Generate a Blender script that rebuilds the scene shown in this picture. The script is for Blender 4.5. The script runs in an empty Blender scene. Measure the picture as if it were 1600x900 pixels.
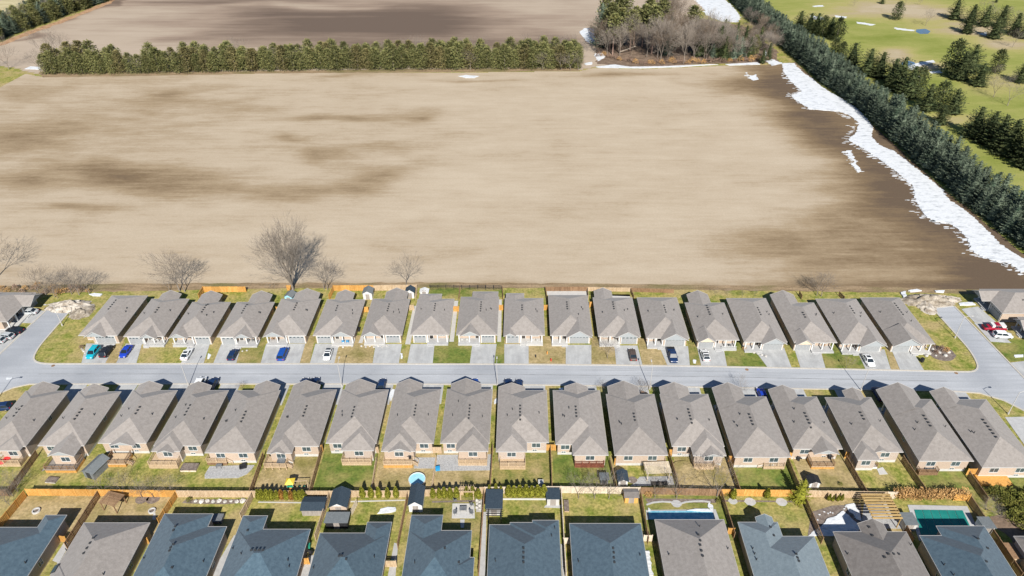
import bpy, bmesh, math, random
from math import sin, cos, tan, radians, pi, sqrt, atan2, hypot
from mathutils import Vector, Matrix, noise
from mathutils.geometry import tessellate_polygon
import numpy as np
random.seed(7)
S = bpy.context.scene
COL = S.collection

# ------------------------------------------------------------------ camera
F, CX, CY, HC, PT = 1100.0, 816.0, 450.0, 115.0, radians(34.3)
cam = bpy.data.cameras.new('camera'); camo = bpy.data.objects.new('camera', cam); COL.objects.link(camo)
cam.sensor_width = 36; cam.lens = F / 1600 * 36; cam.shift_x = -16 / 1600
cam.clip_end = 6000; cam.clip_start = 1
camo.location = (0, 0, HC); camo.rotation_euler = (pi / 2 - PT, 0, 0)
S.camera = camo
# ------------------------------------------------------------------ world, sun, exposure
SUN_EL, SUN_AZ = radians(38), radians(7.5)      # the sun stands behind the camera; shadows run away from it, a little to the left
w = bpy.data.worlds.new('World'); S.world = w; w.use_nodes = True
nt = w.node_tree; bg = nt.nodes['Background']
sky = nt.nodes.new('ShaderNodeTexSky'); sky.sky_type = 'NISHITA'; sky.sun_disc = False
sky.sun_elevation = SUN_EL; sky.sun_rotation = pi - SUN_AZ
sky.air_density = 1.0; sky.dust_density = 0.1; sky.ozone_density = 4.0
nt.links.new(sky.outputs[0], bg.inputs[0]); bg.inputs[1].default_value = 0.062
sl = bpy.data.lights.new('sun', 'SUN'); so = bpy.data.objects.new('sun', sl); COL.objects.link(so)
sl.energy = 5.0; sl.angle = radians(0.5); sl.color = (1.0, 0.955, 0.88)
sd = Vector((-sin(SUN_AZ) * cos(SUN_EL), cos(SUN_AZ) * cos(SUN_EL), -sin(SUN_EL)))   # the way light travels
so.rotation_euler = sd.to_track_quat('-Z', 'Y').to_euler(); so.location = (0, 0, 200)
S.view_settings.view_transform = 'Standard'; S.view_settings.look = 'None'
S.view_settings.exposure = 0.5; S.view_settings.gamma = 1
S.render.engine = 'CYCLES'; S.cycles.diffuse_bounces = 2

# ------------------------------------------------------------------ surveying: a sight line of the photo meets height z
def G(px, py, z=0.0):
    u, v = (px - CX) / F, (py - CY) / F
    t = (HC - z) / (sin(PT) + v * cos(PT))
    return Vector((u * t, (cos(PT) - v * sin(PT)) * t, z))
def GY(py, z=0.0): return G(CX, py, z).y
def scale_at(py): return F / (HC / sin(PT + math.atan((py - CY) / F)) * cos(math.atan((py - CY) / F)))

# ------------------------------------------------------------------ mesh and object helpers
class MB:
    def __init__(s): s.v = []; s.f = []; s.m = []; s.mi = 0
    def add(s, vs, fs):
        b = len(s.v); s.v += [tuple(p) for p in vs]
        for f in fs: s.f.append(tuple(b + i for i in f)); s.m.append(s.mi)
        return s
    def box(s, x0, y0, z0, x1, y1, z1):
        return s.add([(x0,y0,z0),(x1,y0,z0),(x1,y1,z0),(x0,y1,z0),(x0,y0,z1),(x1,y0,z1),(x1,y1,z1),(x0,y1,z1)],
                     [(0,3,2,1),(4,5,6,7),(0,1,5,4),(1,2,6,5),(2,3,7,6),(3,0,4,7)])
    def bar(s, a, b, wd, ht, up=Vector((0, 0, 1))):
        a = Vector(a); b = Vector(b); d = (b - a).normalized()
        x = d.cross(up); x = x.normalized() if x.length > 1e-5 else Vector((1, 0, 0)); u = x.cross(d)
        r = []
        for p in (a, b):
            for i, j in ((-1,-1),(1,-1),(1,1),(-1,1)): r.append(p + x * (i * wd / 2) + u * (j * ht / 2))
        return s.add(r, [(0,3,2,1),(4,5,6,7),(0,1,5,4),(1,2,6,5),(2,3,7,6),(3,0,4,7)])
    def tube(s, a, b, r0, r1, n=6, cap=True):
        a = Vector(a); b = Vector(b); d = (b - a)
        if d.length < 1e-6: return s
        d.normalize(); x = d.cross(Vector((0.3, 0.1, 1))); x = x.normalized() if x.length > 1e-4 else Vector((1, 0, 0)); y = d.cross(x)
        vs = []
        for p, r in ((a, r0), (b, r1)):
            for k in range(n):
                t = 2 * pi * k / n; vs.append(p + x * (r * cos(t)) + y * (r * sin(t)))
        fs = [(k, (k + 1) % n, n + (k + 1) % n, n + k) for k in range(n)]
        if cap: fs += [tuple(range(n - 1, -1, -1)), tuple(range(n, 2 * n))]
        return s.add(vs, fs)
    def lathe(s, prof, n=16, c=(0, 0)):
        vs = []
        for r, z in prof:
            for k in range(n): t = 2 * pi * k / n; vs.append((c[0] + r * cos(t), c[1] + r * sin(t), z))
        fs = [(i*n+k, i*n+(k+1)%n, (i+1)*n+(k+1)%n, (i+1)*n+k) for i in range(len(prof)-1) for k in range(n)]
        return s.add(vs, fs)
    def prism(s, poly, z0, z1):            # closed counter-clockwise outline, any shape
        n = len(poly); tri = tessellate_polygon([[Vector((p[0], p[1], 0)) for p in poly]])
        vs = [(p[0], p[1], z1) for p in poly] + [(p[0], p[1], z0) for p in poly]
        fs = []
        for t in tri:
            a, b, c = [Vector(vs[i]) for i in t]
            t = tuple(t) if (b - a).cross(c - a).z > 0 else (t[0], t[2], t[1])
            fs.append(t); fs.append((t[2] + n, t[1] + n, t[0] + n))
        fs += [(i, i + n, (i + 1) % n + n, (i + 1) % n) for i in range(n)]
        return s.add(vs, fs)
    def mesh(s, name, mats, smooth=False):
        me = bpy.data.meshes.new(name); me.from_pydata(s.v, [], s.f)
        mats = mats if isinstance(mats, (list, tuple)) else [mats]
        for m in mats: me.materials.append(m)
        if len(mats) > 1: me.polygons.foreach_set('material_index', s.m)
        if smooth: me.polygons.foreach_set('use_smooth', [True] * len(s.f))
        me.update(); return me
    def obj(s, name, mats, parent=None, smooth=False, loc=None, rz=0):
        return O(name, s.mesh(name, mats, smooth), parent, loc, rz)
def O(name, data, parent=None, loc=None, rz=0, sc=None):
    o = bpy.data.objects.new(name, data); COL.objects.link(o)
    if parent: o.parent = parent
    if loc is not None: o.location = loc
    if rz: o.rotation_euler = (0, 0, rz)
    if sc is not None: o.scale = sc if hasattr(sc, '__len__') else (sc, sc, sc)
    return o
def tag(o, label, cat, group=None, kind=None):
    if label: o['label'] = label
    if cat: o['category'] = cat
    if group: o['group'] = group
    if kind: o['kind'] = kind
    return o
def thing(name, label, cat, loc=(0, 0, 0), rz=0, group=None):
    return tag(O(name, None, None, loc, rz), label, cat, group)
def copy_tree(o, parent=None):
    c = o.copy(); COL.objects.link(c); c.parent = parent
    for ch in list(o.children): copy_tree(ch, c)
    return c
def struct(name, mb, m, smooth=False):
    o = mb.obj(name, m, None, smooth); o['kind'] = 'structure'; return o
def sheet(name, pts, z, m, kind='structure', thick=None):   # flat or slab ground piece from ground points
    mb = MB(); pts = [(p[0], p[1]) for p in pts]
    area = sum(pts[i][0]*pts[(i+1)%len(pts)][1] - pts[(i+1)%len(pts)][0]*pts[i][1] for i in range(len(pts)))
    if area < 0: pts = pts[::-1]
    mb.prism(pts, z - (thick or 0.002), z)
    if thick is None:                       # keep the top only
        mb2 = MB(); n = len(pts); mb2.v = mb.v[:n]; 
        for f in mb.f:
            if max(f) < n: mb2.f.append(f); mb2.m.append(0)
        mb = mb2
    o = mb.obj(name, m); o['kind'] = kind; return o
ORD = ['first','second','third','fourth','fifth','sixth','seventh','eighth','ninth','tenth','eleventh','twelfth','thirteenth','fourteenth','fifteenth','sixteenth','seventeenth','eighteenth','nineteenth','twentieth']

# ------------------------------------------------------------------ materials
def srgb(r, g, b):
    f = lambda c: (c / 255 / 12.92) if c <= 10 else ((c / 255 + 0.055) / 1.055) ** 2.4
    return (f(r), f(g), f(b))
def mul(c, k): return tuple(min(1, x * k) for x in c)
def mat(name, c1, c2=None, scale=1.0, stretch=(1, 1, 1), rough=0.85, bump=0.0, bscale=None, world=False, big=None, rnd=0.0, spec=0.3,
        metal=0.0, detail=4.0, drough=0.0, sheen=0.0, lo=0.35, hi=0.65, coat=0.0, fine=None):
    m = bpy.data.materials.new(name); m.use_nodes = True; n = m.node_tree.nodes; l = m.node_tree.links
    p = n['Principled BSDF']; p.inputs['Roughness'].default_value = rough; p.inputs['Metallic'].default_value = metal
    p.inputs['Specular IOR Level'].default_value = spec
    if 'Diffuse Roughness' in p.inputs: p.inputs['Diffuse Roughness'].default_value = drough
    if sheen: p.inputs['Sheen Weight'].default_value = sheen; p.inputs['Sheen Roughness'].default_value = 0.6
    if coat: p.inputs['Coat Weight'].default_value = coat; p.inputs['Coat Roughness'].default_value = 0.05
    p.inputs['Base Color'].default_value = (*c1, 1)
    if c2 is None: return m
    if world: src = n.new('ShaderNodeNewGeometry').outputs['Position']
    else:
        tc = n.new('ShaderNodeTexCoord'); oi = n.new('ShaderNodeObjectInfo'); ad = n.new('ShaderNodeVectorMath'); ad.operation = 'MULTIPLY_ADD'
        l.new(oi.outputs['Random'], ad.inputs[0]); ad.inputs[1].default_value = (91, 57, 33); l.new(tc.outputs['Object'], ad.inputs[2]); src = ad.outputs[0]
    mp = n.new('ShaderNodeMapping'); mp.inputs['Scale'].default_value = stretch; l.new(src, mp.inputs[0])
    nz = n.new('ShaderNodeTexNoise'); nz.inputs['Scale'].default_value = scale; nz.inputs['Detail'].default_value = detail; nz.inputs['Roughness'].default_value = 0.62
    l.new(mp.outputs[0], nz.inputs['Vector'])
    cr = n.new('ShaderNodeValToRGB'); cr.color_ramp.elements[0].position = lo; cr.color_ramp.elements[1].position = hi
    cr.color_ramp.elements[0].color = (*c1, 1); cr.color_ramp.elements[1].color = (*c2, 1); l.new(nz.outputs[0], cr.inputs[0])
    out = cr.outputs[0]
    if big:                                   # (scale, colour, lo, hi): a second, larger patchiness of another colour
        nb = n.new('ShaderNodeTexNoise'); nb.inputs['Scale'].default_value = big[0]; nb.inputs['Detail'].default_value = 5; l.new(src, nb.inputs['Vector'])
        mr = n.new('ShaderNodeMapRange'); mr.inputs[1].default_value = big[2]; mr.inputs[2].default_value = big[3]; l.new(nb.outputs[0], mr.inputs[0])
        mx = n.new('ShaderNodeMix'); mx.data_type = 'RGBA'; l.new(mr.outputs[0], mx.inputs[0]); l.new(out, mx.inputs[6]); mx.inputs[7].default_value = (*big[1], 1); out = mx.outputs[2]
    if fine:                                  # (scale, amount): fine grain in brightness
        nf = n.new('ShaderNodeTexNoise'); nf.inputs['Scale'].default_value = fine[0]; nf.inputs['Detail'].default_value = 3; nf.inputs['Roughness'].default_value = 0.7
        l.new(src, nf.inputs['Vector'])
        mr = n.new('ShaderNodeMapRange'); mr.inputs[1].default_value = 0.3; mr.inputs[2].default_value = 0.7; mr.inputs[3].default_value = 1 - fine[1]; mr.inputs[4].default_value = 1 + fine[1]
        l.new(nf.outputs[0], mr.inputs[0]); vm = n.new('ShaderNodeVectorMath'); vm.operation = 'SCALE'; l.new(out, vm.inputs[0]); l.new(mr.outputs[0], vm.inputs['Scale']); out = vm.outputs[0]
    if rnd:
        oi2 = n.new('ShaderNodeObjectInfo'); mr = n.new('ShaderNodeMapRange'); mr.inputs[3].default_value = 1 - rnd; mr.inputs[4].default_value = 1 + rnd
        l.new(oi2.outputs['Random'], mr.inputs[0]); hs = n.new('ShaderNodeHueSaturation'); l.new(out, hs.inputs['Color']); l.new(mr.outputs[0], hs.inputs['Value']); out = hs.outputs[0]
    l.new(out, p.inputs['Base Color'])
    if bump:
        nb = n.new('ShaderNodeTexNoise'); nb.inputs['Scale'].default_value = bscale or scale * 3; nb.inputs['Detail'].default_value = 3; l.new(mp.outputs[0], nb.inputs['Vector'])
        bp = n.new('ShaderNodeBump'); bp.inputs['Strength'].default_value = bump; bp.inputs['Distance'].default_value = 0.1; l.new(nb.outputs[0], bp.inputs['Height']); l.new(bp.outputs[0], p.inputs['Normal'])
    return m
def attr_mat(name, attr, stops, streak=None, rough=0.95, grain=0.10, bump=0.2, spec=0.05):
    """ground whose wetness / cover is a field value stored on the sheet (attr 0..1), broken up by world-space noise"""
    m = bpy.data.materials.new(name); m.use_nodes = True; n = m.node_tree.nodes; l = m.node_tree.links
    p = n['Principled BSDF']; p.inputs['Roughness'].default_value = rough; p.inputs['Specular IOR Level'].default_value = spec
    a = n.new('ShaderNodeAttribute'); a.attribute_name = attr
    ge = n.new('ShaderNodeNewGeometry')
    val = a.outputs['Fac']
    for sc, st, amt in streak or []:
        mp = n.new('ShaderNodeMapping'); mp.inputs['Scale'].default_value = st; l.new(ge.outputs['Position'], mp.inputs[0])
        nz = n.new('ShaderNodeTexNoise'); nz.inputs['Scale'].default_value = sc; nz.inputs['Detail'].default_value = 5; nz.inputs['Roughness'].default_value = 0.65; l.new(mp.outputs[0], nz.inputs['Vector'])
        ma = n.new('ShaderNodeMath'); ma.operation = 'SUBTRACT'; l.new(nz.outputs[0], ma.inputs[0]); ma.inputs[1].default_value = 0.5
        mb_ = n.new('ShaderNodeMath'); mb_.operation = 'MULTIPLY_ADD'; l.new(ma.outputs[0], mb_.inputs[0]); mb_.inputs[1].default_value = amt; l.new(val, mb_.inputs[2]); val = mb_.outputs[0]
    cr = n.new('ShaderNodeValToRGB'); e = cr.color_ramp.elements
    while len(e) < len(stops): e.new(0.5)
    for i, (pos, c) in enumerate(stops): e[i].position = pos; e[i].color = (*c, 1)
    l.new(val, cr.inputs[0])
    nf = n.new('ShaderNodeTexNoise'); nf.inputs['Scale'].default_value = 1.6; nf.inputs['Detail'].default_value = 4; nf.inputs['Roughness'].default_value = 0.8; l.new(ge.outputs['Position'], nf.inputs['Vector'])
    mr = n.new('ShaderNodeMapRange'); mr.inputs[1].default_value = 0.3; mr.inputs[2].default_value = 0.7; mr.inputs[3].default_value = 1 - grain; mr.inputs[4].default_value = 1 + grain
    l.new(nf.outputs[0], mr.inputs[0]); vm = n.new('ShaderNodeVectorMath'); vm.operation = 'SCALE'; l.new(cr.outputs[0], vm.inputs[0]); l.new(mr.outputs[0], vm.inputs['Scale'])
    l.new(vm.outputs[0], p.inputs['Base Color'])
    bp = n.new('ShaderNodeBump'); bp.inputs['Strength'].default_value = bump; bp.inputs['Distance'].default_value = 0.3; l.new(nf.outputs[0], bp.inputs['Height']); l.new(bp.outputs[0], p.inputs['Normal'])
    return m
K = 1.0
M = {}
M['roof_taupe'] = mat('roof_taupe', (.235,.211,.192), (.29,.262,.240), 1.4, (1,1,1), .9, .25, 9, rnd=.07, sheen=.14, fine=(5, .09), spec=.15)
M['roof_taupe2'] = mat('roof_taupe2', (.16,.142,.130), (.205,.185,.170), 1.4, (1,1,1), .9, .25, 9, rnd=.06, sheen=.14, fine=(5, .09), spec=.15)
M['roof_blue'] = mat('roof_blue', (.048,.082,.112), (.074,.118,.152), 1.6, (1,1,1), .88, .25, 9, rnd=.10, sheen=.14, fine=(5, .09), spec=.2)
M['roof_blue2'] = mat('roof_blue2', (.14,.18,.205), (.18,.225,.25), 1.6, (1,1,1), .88, .25, 9, rnd=.05, sheen=.14, fine=(5, .09), spec=.2)
M['roof_dark'] = mat('roof_dark', (.026,.042,.06), (.045,.065,.085), 4, rough=.85, rnd=.1)
M['brick'] = mat('brick', (.40,.31,.235), (.50,.40,.32), 5, rough=.9, rnd=.06, bump=.2)
M['brick2'] = mat('brick2', (.36,.29,.24), (.46,.39,.33), 5, rough=.9, rnd=.06, bump=.2)
M['concrete'] = mat('concrete', (.38,.38,.38), (.46,.46,.455), .9, rough=.9, world=True, fine=(5, .05))
M['drive'] = mat('drive', (.37,.375,.375), (.45,.455,.45), .35, (2.2,.5,1), rough=.92, world=True, big=(.4, (.32,.32,.32), .48, .75), fine=(4, .08))
M['foundation'] = mat('foundation', (.46,.45,.43), (.53,.52,.50), 2, rough=.9)
M['white'] = mat('white', (.62,.62,.60), (.68,.68,.67), 3, rough=.5)
M['trim'] = mat('trim', (.46,.44,.42), (.50,.48,.46), 3, rough=.5)
M['siding'] = mat('siding', (.30,.32,.33), (.35,.37,.375), 3, (.4,.4,9), rough=.7)
M['siding_tan'] = mat('siding_tan', (.58,.47,.34), (.66,.55,.42), 3, (.4,.4,9), rough=.7)
M['garage'] = mat('garage', (.27,.28,.285), (.33,.34,.345), 3, rough=.55)
M['door_dark'] = mat('door_dark', (.05,.045,.04), (.07,.06,.055), 3, rough=.5)
M['glass'] = mat('glass', (.035,.055,.065), (.08,.11,.12), .8, rough=.12, spec=.6)
M['vent'] = mat('vent', (.03,.032,.035), (.05,.052,.055), 3, rough=.6)
M['vent_white'] = mat('vent_white', (.7,.7,.7), (.75,.75,.75), 3, rough=.5)
M['pergola_wood'] = mat('pergola_wood', (.34,.22,.08), (.50,.35,.15), 1.2, (.5,4,4), rough=.8, rnd=.12)
M['asphalt'] = mat('asphalt', (.345,.36,.38), (.43,.445,.47), .16, (.22,5,1), rough=.9, world=True, big=(.05, (.29,.305,.33), .47, .72), fine=(3, .08))
M['asphalt2'] = mat('asphalt2', (.23,.235,.25), (.33,.34,.365), .10, (1,1,1), rough=.9, world=True, big=(.05, (.19,.195,.21), .52, .66), fine=(4, .06))
M['kerb'] = mat('kerb', (.44,.41,.36), (.52,.48,.42), 1.5, rough=.9, world=True)
M['grass'] = mat('grass', (.155,.19,.032), (.36,.30,.105), .4, rough=.95, world=True, big=(.11, (.36,.285,.13), .48, .64), fine=(1.6, .30), bump=.7, bscale=2.2, spec=.1)
M['grass_green'] = mat('grass_green', (.095,.14,.028), (.185,.205,.05), .5, rough=.95, world=True, big=(.16, (.27,.235,.085), .46, .64), fine=(1.6, .28), bump=.7, bscale=2.2, spec=.1)
M['grass_tan'] = mat('grass_tan', (.30,.235,.11), (.42,.325,.175), .5, rough=.95, world=True, big=(.14, (.20,.175,.06), .5, .7), fine=(1.6, .26), bump=.7, bscale=2.2, spec=.1)
M['grass_mix'] = mat('grass_mix', (.15,.165,.042), (.29,.24,.09), .55, rough=.95, world=True, big=(.2, (.36,.28,.13), .5, .68), fine=(2.2, .22), bump=.5, bscale=3, spec=.1)
M['gravel'] = mat('gravel', (.30,.30,.30), (.42,.42,.42), 3, rough=.95, world=True, fine=(6, .15))
M['soil'] = mat('soil', (.10,.075,.055), (.19,.15,.115), 1.2, rough=.95, world=True, fine=(4, .2))
M['mulch'] = mat('mulch', (.13,.10,.085), (.24,.20,.17), 1.5, rough=.95, world=True, fine=(5, .3))
M['snow'] = mat('snow', (.36,.385,.41), (.66,.68,.70), .3, (1,2,1), rough=.7, bump=1.0, bscale=1.2, world=True, fine=(1.1, .07), lo=.25, hi=.5)
M['snow_dirty'] = mat('snow_dirty', (.24,.195,.145), (.58,.53,.46), .8, rough=.9, world=True, bump=.6, bscale=2, fine=(3, .15))
M['cedar_wood'] = mat('cedar_wood', (.50,.245,.055), (.64,.36,.11), 1.2, (4,4,.5), rough=.8, rnd=.14)
M['tan_wood'] = mat('tan_wood', (.42,.30,.18), (.56,.43,.29), 1.2, (4,4,.5), rough=.85, rnd=.10)
M['brown_wood'] = mat('brown_wood', (.19,.11,.06), (.30,.19,.11), 1.2, (4,4,.5), rough=.85, rnd=.14)
M['grey_wood'] = mat('grey_wood', (.24,.21,.19), (.34,.31,.28), 1.2, (4,4,.5), rough=.85, rnd=.1)
M['red_wood'] = mat('red_wood', (.16,.05,.03), (.24,.09,.055), 1.2, (1,6,1), rough=.8)
M['pale_wood'] = mat('pale_wood', (.60,.50,.38), (.72,.62,.50), 1.2, (4,4,.5), rough=.8, rnd=.06)
M['black'] = mat('black', (.015,.016,.018), (.03,.03,.033), 3, rough=.6)
M['grey_shed'] = mat('grey_shed', (.14,.155,.16), (.18,.195,.20), 3, rough=.7)
M['stone'] = mat('stone', (.34,.32,.29), (.58,.56,.53), 1.5, rough=.9, rnd=.15, fine=(5, .2))
M['rubble'] = mat('rubble', (.18,.145,.105), (.42,.37,.30), .6, rough=.95, world=True, fine=(2.5, .3), bump=.8, bscale=2)
M['teal'] = mat('teal', (.01,.17,.15), (.02,.22,.19), .4, rough=.5, world=True)
M['shaded_snow_blue'] = mat('shaded_snow_blue', (.10,.38,.52), (.30,.56,.68), 1.2, rough=.35, world=True)  # blue of shaded snow on the pool cover, put into the colour
M['paleblue'] = mat('paleblue', (.28,.58,.70), (.36,.66,.76), 1.5, rough=.4)
M['water'] = mat('water', (.07,.13,.20), (.10,.17,.25), .3, rough=.08, world=True, spec=.6)
M['red'] = mat('red', (.55,.03,.03), (.6,.05,.04), 1, rough=.5)
M['yellow'] = mat('yellow', (.75,.55,.04), (.8,.6,.08), 1, rough=.5)
M['green_plastic'] = mat('green_plastic', (.02,.25,.16), (.03,.3,.2), 1, rough=.5)
M['blue_plastic'] = mat('blue_plastic', (.02,.25,.5), (.03,.3,.6), 1, rough=.5)
M['furniture'] = mat('furniture', (.10,.11,.12), (.2,.21,.22), 4, rough=.7)
M['fabric'] = mat('fabric', (.45,.45,.44), (.6,.6,.58), 3, rough=.9)
M['orange'] = mat('orange', (.6,.25,.05), (.65,.3,.08), 3, rough=.9)
M['bark'] = mat('bark', (.16,.13,.105), (.27,.235,.20), 2, (1,1,.3), rough=.95, rnd=.1)
M['bark_pale'] = mat('bark_pale', (.22,.185,.15), (.36,.31,.26), 1, (1,1,.3), rough=.95, rnd=.1)
M['bark_red'] = mat('bark_red', (.22,.14,.11), (.36,.25,.20), 1, (1,1,.3), rough=.95, rnd=.1)
M['bark_wood'] = mat('bark_wood', (.11,.082,.06), (.25,.195,.145), 1, (1,1,.3), rough=.95, rnd=.2)
M['litter_and_shade'] = mat('litter_and_shade', (.12,.085,.06), (.24,.17,.12), .3, rough=.95, world=True, fine=(1.5, .3), bump=.6)
M['spruce'] = mat('spruce', (.022,.042,.026), (.15,.18,.125), .5, rough=.8, rnd=.22, detail=6, fine=(3, .3), spec=.25)
M['spruce_green'] = mat('spruce_green', (.022,.038,.015), (.105,.12,.045), .6, rough=.8, rnd=.22, detail=6, fine=(3, .3), spec=.2)
M['pine'] = mat('pine', (.06,.078,.026), (.27,.255,.10), .5, rough=.8, rnd=.2, detail=6, fine=(2, .3), spec=.2)
M['pine_brown'] = mat('pine_brown', (.08,.085,.03), (.27,.225,.10), .6, rough=.8, rnd=.15, detail=6, fine=(2, .3), spec=.2)
M['cedar_leaf'] = mat('cedar_leaf', (.13,.14,.012), (.27,.26,.035), 2, rough=.85, rnd=.12, fine=(6, .25), spec=.2)
M['cedar_brown'] = mat('cedar_brown', (.26,.12,.025), (.36,.19,.04), 2, rough=.85, rnd=.1, fine=(6, .25))
M['shrub_green'] = mat('shrub_green', (.07,.085,.012), (.20,.19,.04), 1, rough=.85, rnd=.15, fine=(4, .25))
M['shrub_orange'] = mat('shrub_orange', (.34,.19,.07), (.52,.32,.13), 1, rough=.9, rnd=.1, fine=(4, .25))
M['shrub_brown'] = mat('shrub_brown', (.17,.11,.08), (.32,.22,.16), 1, rough=.9, rnd=.15, fine=(4, .25))
M['shrub_yellow'] = mat('shrub_yellow', (.60,.44,.03), (.7,.52,.06), 1, rough=.9)
M['tyre'] = mat('tyre', (.02,.02,.02), (.03,.03,.03), 3, rough=.8)
M['rim'] = mat('rim', (.45,.45,.46), (.5,.5,.5), 3, rough=.3, metal=.7)
M['car_glass'] = mat('car_glass', (.012,.02,.03), (.02,.03,.04), 1, rough=.25, spec=.4)
M['lamp_red'] = mat('lamp_red', (.4,.01,.01), (.45,.02,.02), 1, rough=.3)
M['lamp_clear'] = mat('lamp_clear', (.7,.7,.72), (.8,.8,.8), 1, rough=.2)
PAINT = {k: mat('paint_' + k, c, mul(c, 1.06), .5, rough=.4, coat=.0, spec=.35) for k, c in dict(turquoise=(.01,.35,.45), black=(.015,.018,.025), blue=(.015,.05,.40), white=(.75,.76,.76), navy=(.01,.03,.09), deepblue=(.01,.07,.32), silver=(.42,.44,.45), brown=(.09,.065,.055), red=(.30,.01,.03)).items()}

# ================================================================== GROUND
def px_of(x, y):
    dz = HC; dep = y * cos(PT) + dz * sin(PT); up = y * sin(PT) - dz * cos(PT)
    return CX + F * x / dep, CY - F * up / dep
def grid_sheet(name, x0, y0, x1, y1, st, z, fn, m, inside=None, attr='cover', relief=0.0):
    nx, ny = int((x1 - x0) / st) + 1, int((y1 - y0) / st) + 1
    X, Y = np.meshgrid(np.linspace(x0, x1, nx), np.linspace(y0, y1, ny))
    dep = Y * cos(PT) + HC * sin(PT); PX = CX + F * X / dep; PY = CY - F * (Y * sin(PT) - HC * cos(PT)) / dep
    V = fn(PX, PY, X, Y)
    Z = np.full(X.shape, z)
    co = np.stack([X, Y, Z], -1).reshape(-1, 3)
    idx = np.arange(nx * ny).reshape(ny, nx)
    q = np.stack([idx[:-1, :-1], idx[:-1, 1:], idx[1:, 1:], idx[1:, :-1]], -1).reshape(-1, 4)
    if inside is not None:
        cx = (PX[:-1, :-1] + PX[1:, 1:]).reshape(-1) / 2; cy = (PY[:-1, :-1] + PY[1:, 1:]).reshape(-1) / 2
        q = q[inside(cx, cy)]
    me = bpy.data.meshes.new(name); me.vertices.add(len(co)); me.vertices.foreach_set('co', co.astype('f').ravel())
    me.loops.add(q.size); me.loops.foreach_set('vertex_index', q.astype('i').ravel())
    me.polygons.add(len(q)); me.polygons.foreach_set('loop_start', np.arange(0, q.size, 4, dtype='i')); me.polygons.foreach_set('loop_total', np.full(len(q), 4, 'i'))
    me.update(); me.validate(); me.materials.append(m)
    a = me.attributes.new(attr, 'FLOAT', 'POINT'); a.data.foreach_set('value', V.astype('f').ravel())
    o = O(name, me); o['kind'] = 'structure'; return o
def inpoly(poly):
    P = np.array(poly, float)
    def f(x, y):
        r = np.zeros(x.shape, bool); n = len(P)
        for i in range(n):
            x0, y0 = P[i]; x1, y1 = P[(i + 1) % n]
            c = ((y0 > y) != (y1 > y)) & (x < (x1 - x0) * (y - y0) / (y1 - y0 + 1e-12) + x0); r ^= c
        return r
    return f
def blob(PX, PY, lst):
    v = np.zeros(PX.shape)
    for x, y, rx, ry, a in lst: v = v + a * np.exp(-(((PX - x) / rx) ** 2 + ((PY - y) / ry) ** 2))
    return v
mb = MB(); mb.add([(-2500,-600,-.03),(2500,-600,-.03),(2500,3500,-.03),(-2500,3500,-.03)], [(0,1,2,3)]); struct('ground', mb, M['grass'])
light = (.425,.345,.25); mid = (.32,.243,.155); dark = (.195,.138,.082); darker = (.125,.09,.062)
M['field'] = attr_mat('field', 'cover', [(0.0, (.475,.395,.295)), (.25, light), (.5, mid), (.78, dark), (1.0, darker)],
    [(.018, (1, 2.0, 1), .80), (.07, (.8, 1.7, 1), .55), (.09, (.3, 8, 1), .15), (.4, (.12, 1.1, 1), .42), (.8, (.8, 1.2, 1), .22), (.45, (.12, 3.2, 1), .2), (.5, (.5, 1.2, 1), .14)], grain=.09, bump=.25)
M['field_back'] = attr_mat('field_back', 'cover', [(0.0, (.44,.36,.285)), (.25, (.40,.325,.25)), (.5, (.30,.23,.175)), (.8, (.185,.137,.105)), (1.0, (.135,.10,.078))],
    [(.03, (.3, 6, 1), .35), (.012, (1, 2.4, 1), .7), (.3, (.06, 1.0, 1), .3), (.06, (.6, 1.8, 1), .3)], grain=.06, bump=.2)
xbx = [90, 112, 130, 160, 200, 250, 300, 330, 360, 400, 450]; xbv = [1190, 1185, 1140, 1185, 1235, 1290, 1290, 1200, 1130, 1130, 1150]
def warp(PX, PY, X, Y, ax=26, ay=8):
    r = np.random.RandomState(3); dx = np.zeros(X.shape); dy = np.zeros(X.shape)
    for k in range(26):
        f = 2 * pi / r.uniform(12, 110); a = r.uniform(0, 6.28); p = r.uniform(0, 6.28, 2); am = (1 / f) / 17
        ph = f * (X * cos(a) * .7 + Y * sin(a) * 1.5); dx += am * .33 * np.sin(ph + p[0]); dy += am * .33 * np.sin(ph + p[1])
    return PX + dx * ax, PY + dy * ay
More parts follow.
